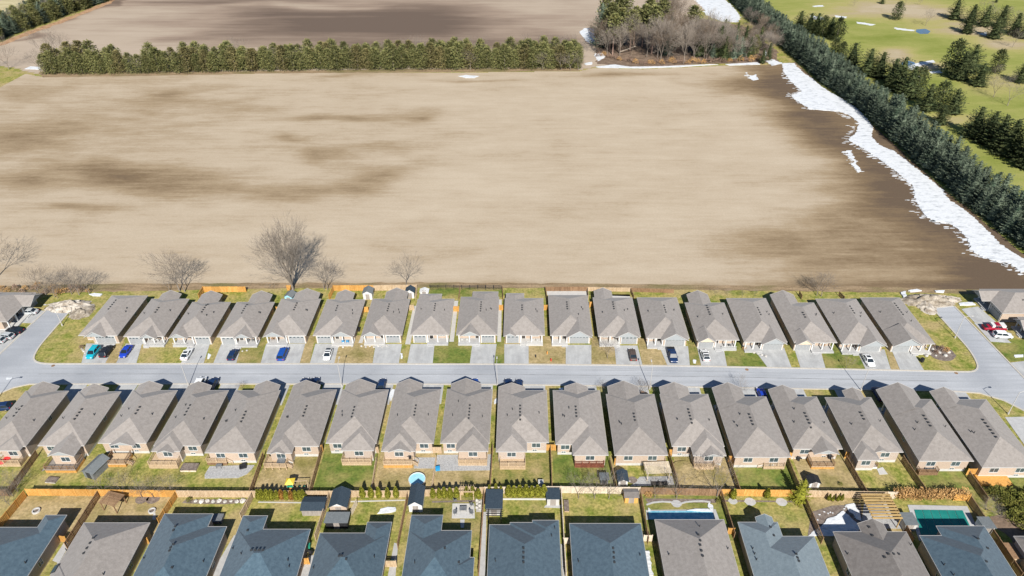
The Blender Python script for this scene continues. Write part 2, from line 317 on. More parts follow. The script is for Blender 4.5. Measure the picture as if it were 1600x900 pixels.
def field_cover(PX, PY, X, Y):
    PX0, PY0 = PX, PY; PX, PY = warp(PX, PY, X, Y)
    xb = np.interp(PY, xbx, xbv)
    sm = np.clip((PX - xb + 80) / 210, 0, 1); sm = sm * sm * (3 - 2 * sm)
    v = .16 + .13 * np.clip((700 - PX) / 500, 0, 1) * np.clip((330 - PY) / 60, 0, 1) + .62 * sm * np.interp(PY, [100, 180, 300, 400, 450], [.75, .85, .95, .8, .7])
    hx = np.interp(PY, [98, 135, 175, 222, 250, 297, 328, 402], [1240, 1282, 1340, 1390, 1420, 1475, 1512, 1605])
    v = v + .32 * np.exp(-((PX - hx + 60) / 75) ** 2) * (PY > 95)
    v = v + blob(PX, PY, [(150, 262, 90, 15, .34), (215, 281, 100, 17, .42), (255, 300, 95, 11, .30), (120, 325, 60, 8, .28), (20, 285, 70, 16, .30), (40, 232, 90, 26, .22), (360, 296, 90, 14, .24), (440, 306, 60, 12, .2), (532, 235, 45, 10, .36), (505, 250, 26, 12, .34), (560, 262, 45, 8, .14), (540, 297, 62, 12, .42), (592, 277, 42, 13, .42), (625, 226, 60, 9, .24), (705, 213, 45, 5, .28), (490, 187, 75, 9, .34), (480, 213, 28, 5, .3), (645, 178, 45, 13, .24), (635, 190, 22, 3, .2), (230, 155, 90, 9, .2),
        (560, 183, 60, 10, .22), (330, 152, 100, 10, .20), (90, 205, 130, 16, .26), (170, 185, 100, 12, .14), (635, 195, 60, 12, .16), 
        (935, 116, 60, 8, .38), (1010, 120, 50, 7, .25), (1080, 135, 20, 3, .2), (520, 117, 60, 4, .25), (740, 121, 60, 5, .35), (1195, 125, 50, 25, .25), (130, 322, 90, 8, .25), (40, 140, 60, 14, .12),
        (905, 250, 30, 50, .05), (1500, 425, 130, 22, .12), (250, 345, 160, 9, .1)])
    PX, PY = PX0, PY0
    v = v + .20 * np.clip((PY - 437) / 8, 0, 1) - .10 * blob(PX, PY, [(1400, 425, 120, 16, 1), (700, 420, 500, 14, .4)])
    return v
FIELD = [(-60, 98), (0, 108), (66, 120), (300, 117), (500, 113), (760, 113), (905, 111), (930, 106), (1005, 108), (1120, 103), (1205, 101), (1243, 97), (1284, 135), (1342, 175), (1392, 222), (1422, 250), (1477, 297), (1514, 328), (1607, 402), (1700, 470), (1650, 452), (1490, 453), (1100, 451), (800, 448), (500, 447), (200, 453), (0, 458), (-80, 462), (-500, 470), (-500, 140)]
grid_sheet('field', -260, 160, 330, 440, 1.1, 0, field_cover, M['field'], inpoly(FIELD))
def back_cover(PX, PY, X, Y):
    PX, PY = warp(PX, PY, X, Y, 20, 3)
    v = .20 + blob(PX, PY, [(560, 38, 240, 32, .85), (330, 58, 90, 14, .25), (420, 22, 120, 10, .4), (330, 0, 160, 7, .5), (700, 22, 120, 22, .32), (780, 74, 90, 14, .3), (860, 66, 50, 18, .5), (250, 62, 70, 7, .22), (640, 72, 180, 9, .3), (470, 8, 90, 3, -.3), (450, 28, 120, 4, -.32), (810, 30, 60, 40, -.1)])
    e = np.interp(PX, [0, 100, 172], [66, 31, 3]); v = v + .45 * np.exp(-((PY - e) / 5) ** 2) * (PX < 190)
    return v
BACK = [(-60, 92), (0, 68), (32, 54), (100, 30), (178, 0), (240, -30), (1150, -30), (1112, 6), (1092, 20), (1080, 103), (1000, 106), (930, 104), (905, 110), (500, 111), (66, 117), (20, 106), (-60, 96)]
grid_sheet('field_beyond', -340, 350, 330, 760, 2.2, .01, back_cover, M['field_back'], inpoly(BACK))
# pale stubble strip beyond the far-left wood
M['stubble'] = mat('stubble', (.40,.34,.19), (.52,.45,.27), .06, (1,3,1), rough=.95, world=True, fine=(.4, .06))
sheet('stubble_field', [G(-300, 110), G(-40, 40), G(80, 10), G(190, -45), G(-150, -70), G(-600, 20)], .012, M['stubble'])
# golf course
M['golf'] = attr_mat('golf', 'cover', [(0.0, (.175,.21,.04)), (.35, (.27,.28,.08)), (.6, (.35,.315,.12)), (.85, (.38,.31,.19)), (1, (.42,.35,.24))],
    [(.05, (1, 2.4, 1), .8), (.3, (1, 2, 1), .35)], grain=.14, bump=.3)
def golf_cover(PX, PY, X, Y):
    v = .33 + blob(PX, PY, [(1370, 12, 90, 14, .6), (1450, 20, 60, 10, .5), (1520, 40, 90, 14, .45), (1580, 70, 50, 10, .6), (1400, 88, 32, 14, .7), (1450, 104, 30, 8, .65), (1300, 25, 60, 6, .2), (1500, 50, 60, 6, .3),
        (1560, 130, 60, 16, .35), (1480, 188, 60, 10, .35), (1540, 60, 40, 20, .2), (1290, 68, 30, 6, .15), (1240, 30, 40, 5, .2), (1330, 35, 20, 6, -.25), (1400, 60, 70, 9, -.25), (1500, 80, 60, 10, -.2), (1460, 130, 40, 10, -.2), (1260, 10, 60, 8, -.1), (1570, 10, 40, 6, -.1), (1590, 165, 40, 18, -.1), (1540, 250, 40, 14, -.15)])
    return v
GOLF = [(1132, 0), (1165, 30), (1243, 94), (1284, 133), (1342, 173), (1392, 220), (1422, 248), (1477, 295), (1514, 326), (1607, 400), (1900, 600), (2300, 400), (2300, -60), (1090, -60)]
grid_sheet('golf_course', 60, 190, 620, 760, 2.0, .02, golf_cover, M['golf'], inpoly(GOLF))
for pts, nm in (([(1432, 46), (1446, 45), (1454, 49), (1450, 53), (1438, 53), (1431, 50)], 'pond'), ([(1407, 98), (1418, 95), (1428, 97), (1432, 100), (1424, 104), (1412, 104)], 'pond')):
    sheet(nm, [G(*p) for p in pts], .04, M['water'])

# ---- snow
def rough_poly(px, step=1.2, amp=0.8, seed=0, px_in=True):
    P = [G(*p).xy for p in px] if px_in else [Vector(p) for p in px]
    out = []
    for i in range(len(P)):
        a, b = P[i], P[(i + 1) % len(P)]; L = (b - a).length; n = max(1, int(L / step))
        for k in range(n):
            p = a.lerp(b, k / n); d = (b - a).normalized(); nr = Vector((-d.y, d.x))
            q = p + Vector((noise.noise(Vector((p.x * .35, p.y * .9, seed))) * amp * 1.1 + noise.noise(Vector((p.x * 1.3, p.y * 2.7, seed + 5))) * amp, noise.noise(Vector((p.x * .5, p.y * .5, seed + 9))) * amp * .5))
            out.append(q)
    return out
def snow(px, seed, h=.12, name='snow', m=None, amp=.8, step=1.2):
    pts = rough_poly(px, step, amp, seed); pts = [(p.x, p.y) for p in pts]
    ar = sum(pts[i][0]*pts[(i+1)%len(pts)][1]-pts[(i+1)%len(pts)][0]*pts[i][1] for i in range(len(pts)))
    if ar < 0: pts = pts[::-1]
    mb = MB(); mb.prism(pts, .0, h + .02); o = mb.obj(name, m or M['snow']); o['kind'] = 'structure'; return o
snow([(1222,99),(1240,99),(1252,112),(1270,124),(1284,136),(1300,146),(1322,158),(1342,172),(1356,188),(1364,200),(1361,214),(1375,228),(1397,237),(1417,252),(1440,270),(1472,297),(1483,313),(1512,332),(1537,355),(1557,377),(1582,395),(1612,412),
      (1597,427),(1577,411),(1550,407),(1532,400),(1517,390),(1511,373),(1495,356),(1482,349),(1462,346),(1447,339),(1432,317),(1427,292),(1405,272),(1375,250),(1350,233),(1325,219),(1338,207),(1342,192),(1328,181),(1310,174),(1290,173),(1265,170),(1248,160),(1237,150),(1253,143),(1235,127),(1224,112)], 1, .18, amp=.65, step=.45)
def flecks(line, spread, n, seed):
    rt = random.Random(seed); P = [G(*q).xy for q in line]; mb = MB()
    for _ in range(n):
        i = rt.randrange(len(P)-1); c = P[i].lerp(P[i+1], rt.random()) + Vector((-abs(rt.gauss(0, spread)), rt.gauss(0, .6))); a = rt.uniform(.3, 1.5); b = a * rt.uniform(.15, .4)
        m = 7; pts = [(c.x + a*cos(2*pi*k/m)*rt.uniform(.6,1.2), c.y + b*sin(2*pi*k/m)*rt.uniform(.6,1.2)) for k in range(m)]; mb.prism(pts, 0, .05)
    o = mb.obj('snow_flecks', M['snow']); o['kind'] = 'stuff'; o['label'] = 'thin scattered snow remnants along the edge of the melting snow strip'
flecks([(1224,112),(1235,127),(1253,143),(1237,150),(1265,170),(1310,174),(1342,192),(1325,219),(1350,233),(1375,250),(1405,272),(1427,292),(1432,317),(1447,339),(1482,349),(1511,373),(1517,390),(1550,407),(1577,411),(1597,427)], 1.5, 230, 5)
flecks([(1322,236),(1332,250),(1346,268)], 1.0, 26, 6); flecks([(1165,116),(1184,122)], 2.5, 16, 7)
snow([(1083,-3),(1130,-3),(1146,12),(1157,27),(1152,35),(1128,34),(1104,24),(1096,10)], 2, .2, amp=1.5)
snow([(905,50),(914,44),(928,45),(929,66),(920,68),(912,60)], 3)
snow([(928,84),(942,83),(945,90),(934,96)], 4); snow([(914,99),(924,97),(926,101),(916,102)], 5)
snow([(930,104.5),(960,101),(985,104.5),(1040,103.5),(1110,100.5),(1122,101),(1060,105),(1000,107),(935,106)], 6, amp=.5)
snow([(1132,100.5),(1184,97.5),(1188,101),(1140,102.5)], 7, amp=.5); snow([(1190,92),(1196,78),(1200,90),(1222,99),(1206,103)], 8, amp=.8)
snow([(716,119),(728,117.5),(748,119),(742,122),(728,122)], 9, amp=.8); snow([(1168,122),(1180,116),(1186,124),(1178,126)], 10); snow([(1164,114),(1168,113),(1168,116)], 11, amp=.3)
snow([(38,108),(48,104),(62,105),(64,109)], 12, amp=.5)
snow([(1322,236),(1328,235),(1338,252),(1336,256),(1326,246)], 13, amp=.9, step=.5); snow([(1329,255),(1336,256),(1346,268),(1342,270)], 14, amp=.9, step=.5)
for i, q in enumerate([[(1266,24),(1286,27),(1288,31),(1268,30)],[(1304,24),(1322,26),(1324,29),(1306,27)],[(1338,34),(1368,38),(1362,40),(1340,37)],[(1270,9),(1285,8),(1288,10),(1272,11)],[(1398,43),(1430,47),(1428,49),(1400,46)],[(1418,104),(1438,97),(1458,94),(1462,97),(1440,102),(1424,110),(1414,108)],[(1452,112),(1468,110),(1472,114),(1456,115)],[(1430,120),(1436,119),(1435,124)],[(1330,108),(1336,108),(1334,112)],[(1530,53),(1542,50),(1540,56)]]):
    snow(q, 20 + i, .03, amp=1.3, step=.8)

# ---- residential lawns, roads, kerbs
def arc(pts, n=6):
    """round the corners flagged with a third value (radius m)"""
    out = []
    for i, p in enumerate(pts):
        c = G(p[0], p[1]).xy
        if len(p) < 3: out.append(c); continue
        a = G(*pts[i-1][:2]).xy; b = G(*pts[(i+1) % len(pts)][:2]).xy
        u = (a - c).normalized(); v = (b - c).normalized(); r = p[2]; 
        s, e = c + u * min(r, (a-c).length*.49), c + v * min(r, (b-c).length*.49)
        for k in range(n + 1):
            t = k / n; out.append(s * (1-t)**2 + c * 2*t*(1-t) + e * t*t)
    return out
A_KERB = arc([(108,486.5),(56,546,4),(48,569.2,14),(110,569.3),(500,569.3),(800,570),(950,571.2),(1100,573.2),(1250,576.3),(1400,579.4),(1490,581.5),(1534,582,12),(1520,551,4),(1458,482)])
B_KERB = arc([(-60,636),(0,614),(20,605.5),(47,599.6),(300,599.3),(600,599.5),(800,600.5),(1000,603),(1200,606),(1400,609),(1480,610.2),(1530,613.5),(1568,625),(1600,641),(1640,664)])
LW = arc([(78,480.5),(0,554),(-120,680)])
RE = arc([(1490,478.5),(1600,592),(1720,720)])
road = [p for p in A_KERB] 
poly = A_KERB + [G(1490,478.5).xy] + RE[1:] + list(reversed(B_KERB)) + [G(-120,680).xy, G(0,554).xy, G(78,480.5).xy]
sheet('road', poly, .012, M['asphalt'])
right_poly = [G(1458,482).xy, G(1520,551).xy, G(1530,566).xy, G(1518,580).xy, G(1500,590).xy, G(1530,612).xy, G(1568,625).xy, G(1600,641).xy, G(1640,664).xy, G(1720,720).xy, G(1600,592).xy, G(1490,478.5).xy]
def strip(name, pts, wd, z0, z1, m, off=0.0, kind='structure', parent=None):
    mb = MB(); pts = [Vector((p[0], p[1])) for p in pts]; n = len(pts); L = []; R = []
    for i in range(n):
        d = (pts[min(i+1, n-1)] - pts[max(i-1, 0)]).normalized(); nr = Vector((-d.y, d.x))
        L.append(pts[i] + nr * (off + wd/2)); R.append(pts[i] + nr * (off - wd/2))
    vs = []
    for i in range(n): vs += [(R[i].x, R[i].y, z0), (L[i].x, L[i].y, z0), (L[i].x, L[i].y, z1), (R[i].x, R[i].y, z1)]
    fs = []
    for i in range(n - 1):
        a, b = 4*i, 4*i+4
        fs += [(a+3, a+2, b+2, b+3), (a, a+3, b+3, b), (a+1, b+1, b+2, a+2)]
    fs += [(0,1,2,3), (4*n-4, 4*n-1, 4*n-2, 4*n-3)]
    mb.add(vs, fs); o = mb.obj(name, m, parent)
    if kind and not parent: o['kind'] = kind
    return o
MID = [((p + q) / 2) for p, q in ((G(x, y0).xy, G(x, y1).xy) for x, y0, y1 in ((60,569.5,599.8),(300,569.5,599.5),(800,570,600.5),(1100,573,604.5),(1300,577.5,607.5),(1480,581.5,610.2)))]
M['seam'] = mat('seam', (.19,.195,.205), (.34,.35,.365), .7, (.6,3,1), rough=.9, world=True)
strip('road_seam', MID, .22, .0, .016, M['seam']); strip('road_seam', MID, .10, .0, .0165, M['seam'], 1.9)
strip('kerb', A_KERB, .38, -.01, .12, M['kerb'], .18); strip('kerb', B_KERB, .38, -.01, .12, M['kerb'], -.18)
strip('kerb', LW, .38, -.01, .12, M['kerb'], -.18); strip('kerb', RE, .38, -.01, .12, M['kerb'], .18)
strip('kerb', [G(78,480.5).xy, G(108,486.5).xy], .3, -.01, .12, M['kerb'], .1); strip('kerb', [G(1458,482).xy, G(1490,478.5).xy], .3, -.01, .12, M['kerb'], .1)
M['weeds'] = mat('weeds', (.19,.135,.075), (.34,.245,.15), .35, (.4,2.2,1), rough=.95, world=True, big=(.06, (.17,.145,.06), .5, .65), fine=(2, .25), bump=.6, bscale=2)
M['shrub_dry'] = mat('shrub_dry', (.30,.17,.09), (.45,.29,.17), .3, rough=.95, world=True, fine=(1, .2))
sheet('rough_grass_verge', rough_poly([(-200,462),(0,447),(150,444),(400,442),(700,441.5),(1000,444),(1400,449),(1500,452),(1700,462),(1700,470),(1500,459),(1400,457),(1000,452),(700,449),(400,451),(150,456),(0,462),(-200,480)], 2.5, 1.2, 44), .008, M['weeds'])
sheet('rough_grass_verge', rough_poly([(60,112),(300,112.5),(600,108.5),(905,106),(905,111),(700,112.5),(400,115),(200,119),(66,121)], 2.5, 1.5, 47), .02, M['weeds'])
sheet('rough_grass_verge', rough_poly([(-60,98),(0,67),(32,53),(100,29),(172,1),(182,-3),(176,4),(104,33),(36,58),(0,72),(-60,106)], 3, 1.5, 49), .03, M['shrub_dry'])
sheet('wood_floor', rough_poly([(925,50),(1100,30),(1160,40),(1215,80),(1215,98),(1100,100),(1000,105),(935,100)], 2.5, 2, 48), .03, M['litter_and_shade'])

# ================================================================== ROOFS AND HOUSES
EPS = 1e-6
def clip(poly, a, b, c):                    # keep a x + b y + c >= 0
    out = []
    for i in range(len(poly)):
        p, q = poly[i], poly[(i + 1) % len(poly)]
        dp, dq = a*p[0]+b*p[1]+c, a*q[0]+b*q[1]+c
        if dp >= -EPS: out.append(p)
        if (dp > EPS and dq < -EPS) or (dp < -EPS and dq > EPS):
            t = dp / (dp - dq); out.append((p[0]+(q[0]-p[0])*t, p[1]+(q[1]-p[1])*t))
    return out
def parea(p): return abs(sum(p[i][0]*p[(i+1)%len(p)][1]-p[(i+1)%len(p)][0]*p[i][1] for i in range(len(p)))) / 2
def planes_of(b):                           # block: x0,y0,x1,y1, open sides, pitch(side), pitch(ends), base z offset
    x0, y0, x1, y1 = b['r']; k = b.get('k', .48); ke = b.get('ke', k); g = b.get('open', ''); z = b.get('z', 0)
    P = []
    if 'w' not in g: P.append((k, 0, z - k*x0))
    if 'e' not in g: P.append((-k, 0, z + k*x1))
    if 's' not in g: P.append((0, ke, z - ke*y0))
    if 'n' not in g: P.append((0, -ke, z + ke*y1))
    return P
def roof_polys(blocks):
    res = []
    for i, b in enumerate(blocks):
        P = planes_of(b); x0, y0, x1, y1 = b['r']; rect = [(x0,y0),(x1,y0),(x1,y1),(x0,y1)]
        for pi_, (a, bb, c) in enumerate(P):
            poly = rect
            for qi, (qa, qb, qc) in enumerate(P):
                if qi != pi_: poly = clip(poly, qa-a, qb-bb, qc-c)
                if len(poly) < 3: break
            if len(poly) < 3: continue
            cur = [poly]
            for j, o in enumerate(blocks):
                if j == i: continue
                Q = planes_of(o); X0, Y0, X1, Y1 = o['r']
                hp = [(1,0,-X0),(-1,0,X1),(0,1,-Y0),(0,-1,Y1)]; skip = False
                for qa, qb, qc in Q:
                    h = (qa-a, qb-bb, qc-c)
                    if abs(h[0]) < 1e-7 and abs(h[1]) < 1e-7:
                        if abs(h[2]) < 1e-5:
                            if j < i: continue
                            skip = True; break
                        if h[2] < 0: skip = True; break
                        continue
                    hp.append(h)
                if skip: continue
                nxt = []
                for pl in cur:
                    rest = pl
                    for h in hp:
                        o_ = clip(rest, -h[0], -h[1], -h[2])
                        if len(o_) >= 3 and parea(o_) > 1e-3: nxt.append(o_)
                        rest = clip(rest, *h)
                        if len(rest) < 3: break
                cur = nxt
            for pl in cur:
                if len(pl) >= 3 and parea(pl) > 1e-3: res.append([(x, y, a*x + bb*y + c) for x, y in pl])
    return res
def height_at(blocks, x, y):
    best = 0
    for b in blocks:
        x0, y0, x1, y1 = b['r']
        if x0 <= x <= x1 and y0 <= y <= y1: best = max(best, min(p[0]*x+p[1]*y+p[2] for p in planes_of(b)))
    return best
def edge_free(i, blocks, a, b, fixed, horiz):
    """parts of block i's edge (a..b along it, at 'fixed') lying in no other block"""
    seg = [(a, b)]
    for j, o in enumerate(blocks):
        if j == i: continue
        x0, y0, x1, y1 = o['r']; lo, hi, f0, f1 = (x0, x1, y0, y1) if horiz else (y0, y1, x0, x1)
        inside = f0 + 1e-4 < fixed < f1 - 1e-4 or (j < i and (abs(fixed-f0) < 1e-4 or abs(fixed-f1) < 1e-4))
        if not inside: continue
        n = []
        for s, e in seg:
            if hi <= s or lo >= e: n.append((s, e)); continue
            if lo > s: n.append((s, lo))
            if hi < e: n.append((hi, e))
        seg = n
    return [s for s in seg if s[1] - s[0] > .05]
unit_vent = None
def shared(name, fn, mats):
    me = bpy.data.meshes.get(name)
    return me or fn().mesh(name, mats)
def vent_mesh(): return shared('roof_vent', lambda: MB().box(-.15,-.15,-.15,.15,.15,.14).box(-.19,-.19,.14,.19,.19,.20), M['vent'])
def pipe_mesh(): return shared('vent_pipe', lambda: MB().tube((0,0,-.3),(0,0,.55),.09,.09,8), M['vent'])
def pipe_mesh_w(): return shared('chimney_pipe', lambda: MB().tube((0,0,-.3),(0,0,.5),.11,.11,8).tube((0,0,.5),(0,0,.62),.2,.2,8), M['vent_white'])
def window(parent, x, y, z0, wd, ht, face, n=2):
    """face: 's','n','w','e' outward side"""
    fr = MB(); gl = MB(); t = .07
    def bx(mb, a0, a1, b0, b1, d0, d1):      # a along wall, b up, d outward
        if face == 's': mb.box(a0, y-d1, b0, a1, y-d0, b1)
        elif face == 'n': mb.box(-a1+2*x, y+d0, b0, -a0+2*x, y+d1, b1)
        elif face == 'e': mb.box(x+d0, y+a0-x, b0, x+d1, y+a1-x, b1)
        else: mb.box(x-d1, y+a0-x, b0, x-d0, y+a1-x, b1)
    bx(fr, x-wd/2, x-wd/2+t, z0, z0+ht, -.05, .06); bx(fr, x+wd/2-t, x+wd/2, z0, z0+ht, -.05, .06)
    bx(fr, x-wd/2+t, x+wd/2-t, z0+ht-t, z0+ht, -.05, .06); bx(fr, x-wd/2+t, x+wd/2-t, z0, z0+t, -.05, .09)
    for k in range(1, n): c = x-wd/2+wd*k/n; bx(fr, c-.03, c+.03, z0+t, z0+ht-t, -.04, .05)
    bx(gl, x-wd/2+t, x+wd/2-t, z0+t, z0+ht-t, -.02, .015)
    f = fr.obj('window', M['white'], parent); gl.obj('pane', M['glass'], f)
def garage_door(parent, x0, x1, y, z0=0, ht=2.3):
    d = MB(); 
    for k in range(4): d.box(x0, y-.03, z0+ht*k/4+.015, x1, y+.05, z0+ht*(k+1)/4-.015)
    d.box(x0, y+.0, z0, x1, y+.04, z0+ht)
    g = d.obj('garage_door', M['garage'], parent)
    n = max(3, int((x1-x0)/.8))
    for k in range(n):
        c = x0 + (x1-x0)*(k+.5)/n; O('pane', shared('garage_pane', lambda: MB().box(-.26,-.045,0,.26,-.028,.3), M['glass']), g, (c, y, z0+ht*.80))
    fm = MB(); fm.box(x0-.14, y-.06, z0, x0, y+.05, z0+ht+.14).box(x1, y-.06, z0, x1+.14, y+.05, z0+ht+.14).box(x0, y-.06, z0+ht, x1, y+.05, z0+ht+.14)
    fm.obj('door_frame', M['white'], g)
def front_door(parent, x, y, z0, face='s', m=None):
    s = -1 if face == 's' else 1
    d = MB().box(x-.46, min(y, y+s*.05), z0, x+.46, max(y, y+s*.05), z0+2.05); o = d.obj('door', m or M['door_dark'], parent)
    f = MB().box(x-.58, min(y, y+s*.08), z0, x-.46, max(y, y+s*.08), z0+2.17).box(x+.46, min(y, y+s*.08), z0, x+.58, max(y, y+s*.08), z0+2.17).box(x-.46, min(y, y+s*.08), z0+2.05, x+.46, max(y, y+s*.08), z0+2.17)
    f.obj('frame', M['white'], o)
def trims(root, blocks, ez, m):
    t = MB(); eps = .012
    for i, b in enumerate(blocks):
        if b.get('dormer'): pass
        x0, y0, x1, y1 = b['r']; g = b.get('open', ''); k = b.get('k', .48); z = ez + b.get('z', 0)
        for side in 'sn':
            y = y0 if side == 's' else y1; sg = -1 if side == 's' else 1
            if side in g:
                if side == b.get('buried'): continue
                xm = (x0 + x1) / 2; h = (x1 - x0) / 2 * k
                t.bar((x0, y + sg*.03, z-.04), (xm, y + sg*.03, z+h-.04), .05, .13); t.bar((x1, y + sg*.035, z-.04), (xm, y + sg*.035, z+h-.04), .05, .13)
                continue
            for s, e in edge_free(i, blocks, x0, x1, y, True): t.box(s-.06, min(y+sg*.0, y+sg*.08), z-.16-eps*i*.2, e+.06, max(y, y+sg*.08), z+.0)
        for side in 'we':
            x = x0 if side == 'w' else x1; sg = -1 if side == 'w' else 1
            if side in g: continue
            for s, e in edge_free(i, blocks, y0, y1, x, False): t.box(min(x, x+sg*.05), s, z-.16-eps*i*.2, max(x, x+sg*.05), e, z-.01)
    return t.obj('eaves_trim', m, root)
def build_roof(root, blocks, ez, mroof, trim=None):
    r = MB()
    for pl in roof_polys(blocks):
        n = len(pl); v = [Vector((x, y, z + ez)) for x, y, z in pl]
        nrm = (v[1]-v[0]).cross(v[2]-v[0])
        if nrm.z < 0: v = v[::-1]
        r.add(v, [tuple(range(n))]); r.add([p - Vector((0, 0, .14)) for p in v], [tuple(range(n-1, -1, -1))])
    o = r.obj('roof', mroof, root)
    trims(root, blocks, ez, trim or M['trim'])
    return o
def gable_wall(root, b, ez, side, inset, m, name='gable'):
    x0, y0, x1, y1 = b['r']; k = b.get('k', .48); z = ez + b.get('z', 0); y = y0 + inset if side == 's' else y1 - inset
    i = .35; h = (x1-x0)/2*k - i*k
    g = MB(); a, c = (x0+i, x1-i); xm = (x0+x1)/2; t = .08
    g.add([(a,y-t,z-.05),(c,y-t,z-.05),(xm,y-t,z+h-.05),(a,y+t,z-.05),(c,y+t,z-.05),(xm,y+t,z+h-.05)], [(0,1,2),(5,4,3),(0,3,4,1),(1,4,5,2),(2,5,3,0)])
    return g.obj(name, m, root)
def add_vents(root, roof, blocks, ez, spots, pipes, white=()):
    def put(nm, me, x, y):
        h = height_at(blocks, x, y); O(nm, me, root, (x, y, ez + h))
    for x, y in spots: put('roof_vent', vent_mesh(), x, y)
    for x, y in pipes: put('vent_pipe', pipe_mesh(), x, y)
    for x, y in white: put('vent_pipe', pipe_mesh_w(), x, y)

A_EZ, B_EZ, C_EZ = 3.0, 3.7, 3.4
def bungalow(label, W, L, cfg, loc, rz, ez, mroof, group, base=0.0, rear_windows=True):
    """street front faces local -Y. cfg: dict(rear, front, garage, porch ...) in fractions of the width"""
    root = thing('bungalow', label, 'house', loc, rz, group)
    k = cfg.get('k', .48)
    fr = lambda a: -W/2 + a * W
    blocks = [dict(r=(-W/2, 0, W/2, L), k=k)]
    re = cfg.get('rear')                    # (a0, a1, length, kind)
    if re:
        a0, a1, ln, kind = re[:4]; wid = (a1-a0)*W
        blocks.append(dict(r=(fr(a0), L - W*.5, fr(a1), L + ln), k=k, open='s' + ('n' if kind == 'gable' else ''), buried='s'))
    fg = cfg.get('front')                   # list of (a0, a1, forward, kind, pitch)
    for q in fg or []:
        a0, a1, fw, kind = q[:4]; kk = q[4] if len(q) > 4 else k
        depth = max(1.5, (a1-a0)*W/2*kk/k + .6)
        blocks.append(dict(r=(fr(a0), -fw, fr(a1), depth), k=kk, open='n' + ('s' if kind == 'gable' else ''), buried='n', z=.02))
    for q in cfg.get('reardorm', []):       # small gable over the rear windows / porch
        a0, a1, fw, kk = q; y1 = L + (re[2] if re and a0 >= re[0]-.01 and a1 <= re[1]+.01 else 0)
        blocks.append(dict(r=(fr(a0), y1 - (a1-a0)*W/2*kk/k - .8, fr(a1), y1 + fw), k=kk, open='sn', buried='s', z=.02, dorm=True))
    roof = build_roof(root, blocks, ez, mroof, cfg.get('trim'))
    ov = .45; br = cfg.get('brick', M['brick'])
    # walls: garage box runs to the front, the porch part stands back
    ga = cfg.get('garage', (.52, .98)); gfw = cfg.get('gfw', 0.0); back = cfg.get('porch_back', 1.9)
    wl = MB(); top = ez - .06; f0 = .75 if ez > 3.2 else .35
    g0, g1 = max(fr(ga[0]), -W/2+ov), min(fr(ga[1]), W/2-ov)
    wl.box(-W/2+ov, back, f0, W/2-ov, L-ov, top)
    wl.box(g0, ov-gfw, f0, g1, back+.002, top)
    if re:
        wl.box(max(fr(re[0]) + ov, -W/2+ov), L-ov+.002, f0, min(fr(re[1])-ov, W/2-ov), L+re[2]-ov, top)
    wl.obj('wall', br, root)
    fd = MB(); fd.box(-W/2+ov+.03, back+.03, -.2, W/2-ov-.03, L-ov-.03, f0+.003); fd.box(g0+.03, ov-gfw+.03, -.2, g1-.03, back, f0+.003)
    if re: fd.box(max(fr(re[0]) + ov, -W/2+ov)+.03, L-ov, -.2, min(fr(re[1])-ov, W/2-ov)-.03, L+re[2]-ov-.03, f0+.003)
    fd.obj('foundation', M['foundation'], root)
    # gables
    for b in blocks[1:]:
        for sd in 'sn':
            if sd in b.get('open', '') and b.get('buried') != sd:
                gable_wall(root, b, ez, sd, .3, cfg.get('gcol', M['siding']) if not b.get('dorm') else M['siding'])
    # garage and entry
    gm = (g0 + g1) / 2; gw = min(g1 - g0 - .7, cfg.get('gw', 4.9))
    garage_door(root, gm - gw/2, gm + gw/2, ov - gfw - .01, 0.0, 2.35)
    pl, pr = (-W/2+ov, g0) if ga[0] > .3 else (g1, W/2-ov)
    if pr - pl > 1.5:
        dx = pr - .9 if ga[0] > .3 else pl + .9
        front_door(root, dx, back - .01, .45)
        wx = (pl + dx - .6) / 2 if ga[0] > .3 else (pr + dx + .6) / 2
        window(root, wx, back, 1.1, min(2.2, pr-pl-2.2), 1.4, 's', 3)
        ps = MB().box(pl-.05, -.75, -.1, pr - .02 if ga[0] > .3 else pr+.05, back-.004, .42); po = ps.obj('porch_slab', M['concrete'] if int(abs(loc[0])) % 3 else M['foundation'], root)
        for i, x in enumerate((pl + .15, (pl+pr)/2, pr - .25)):
            MB().box(x-.14, .25, .42, x+.14, .53, top).obj('porch_post', M['white'], root)
        st = MB().box(dx-.7, -1.15, -.1, dx+.7, -.755, .24); st.obj('porch_step', M['concrete'], root)
        if cfg.get('rail'):
            rl = MB(); a, c = (pl, dx-.8) if ga[0] > .3 else (dx+.8, pr)
            rl.bar((a, -.6, 1.25), (c, -.6, 1.25), .07, .07).bar((a, -.6, .6), (c, -.6, .6), .05, .05)
            x = a
            while x < c: rl.box(x-.02, -.62, .42, x+.02, -.58, 1.25); x += .28
            rl.obj('railing', M['white'], root)
    # rear windows
    wy = L - ov; ra, rb = (-W/2+ov, W/2-ov)
    if re:
        if re[0] > .2: seg = [(-W/2+ov, fr(re[0])+.2, L-ov), (fr(re[0])+ov, W/2-ov, L+re[2]-ov)]
        elif re[1] < .8: seg = [(fr(re[1])-.2, W/2-ov, L-ov), (-W/2+ov, fr(re[1])-ov, L+re[2]-ov)]
        else: seg = [(-W/2+ov, W/2-ov, L+re[2]-ov)]
    else: seg = [(-W/2+ov, 0, wy), (0, W/2-ov, wy)]
    for i, (a, c, yy) in enumerate(seg):
        if c - a < 1.4: continue
        window(root, (a+c)/2, yy, ez-2.2+.15, min(1.9, c-a-.8), 1.35, 'n', 2)
        if ez > 3.2 and i == 0: window(root, (a+c)/2 + .3, yy, .85 - .3, 1.0, .55, 'n', 2)
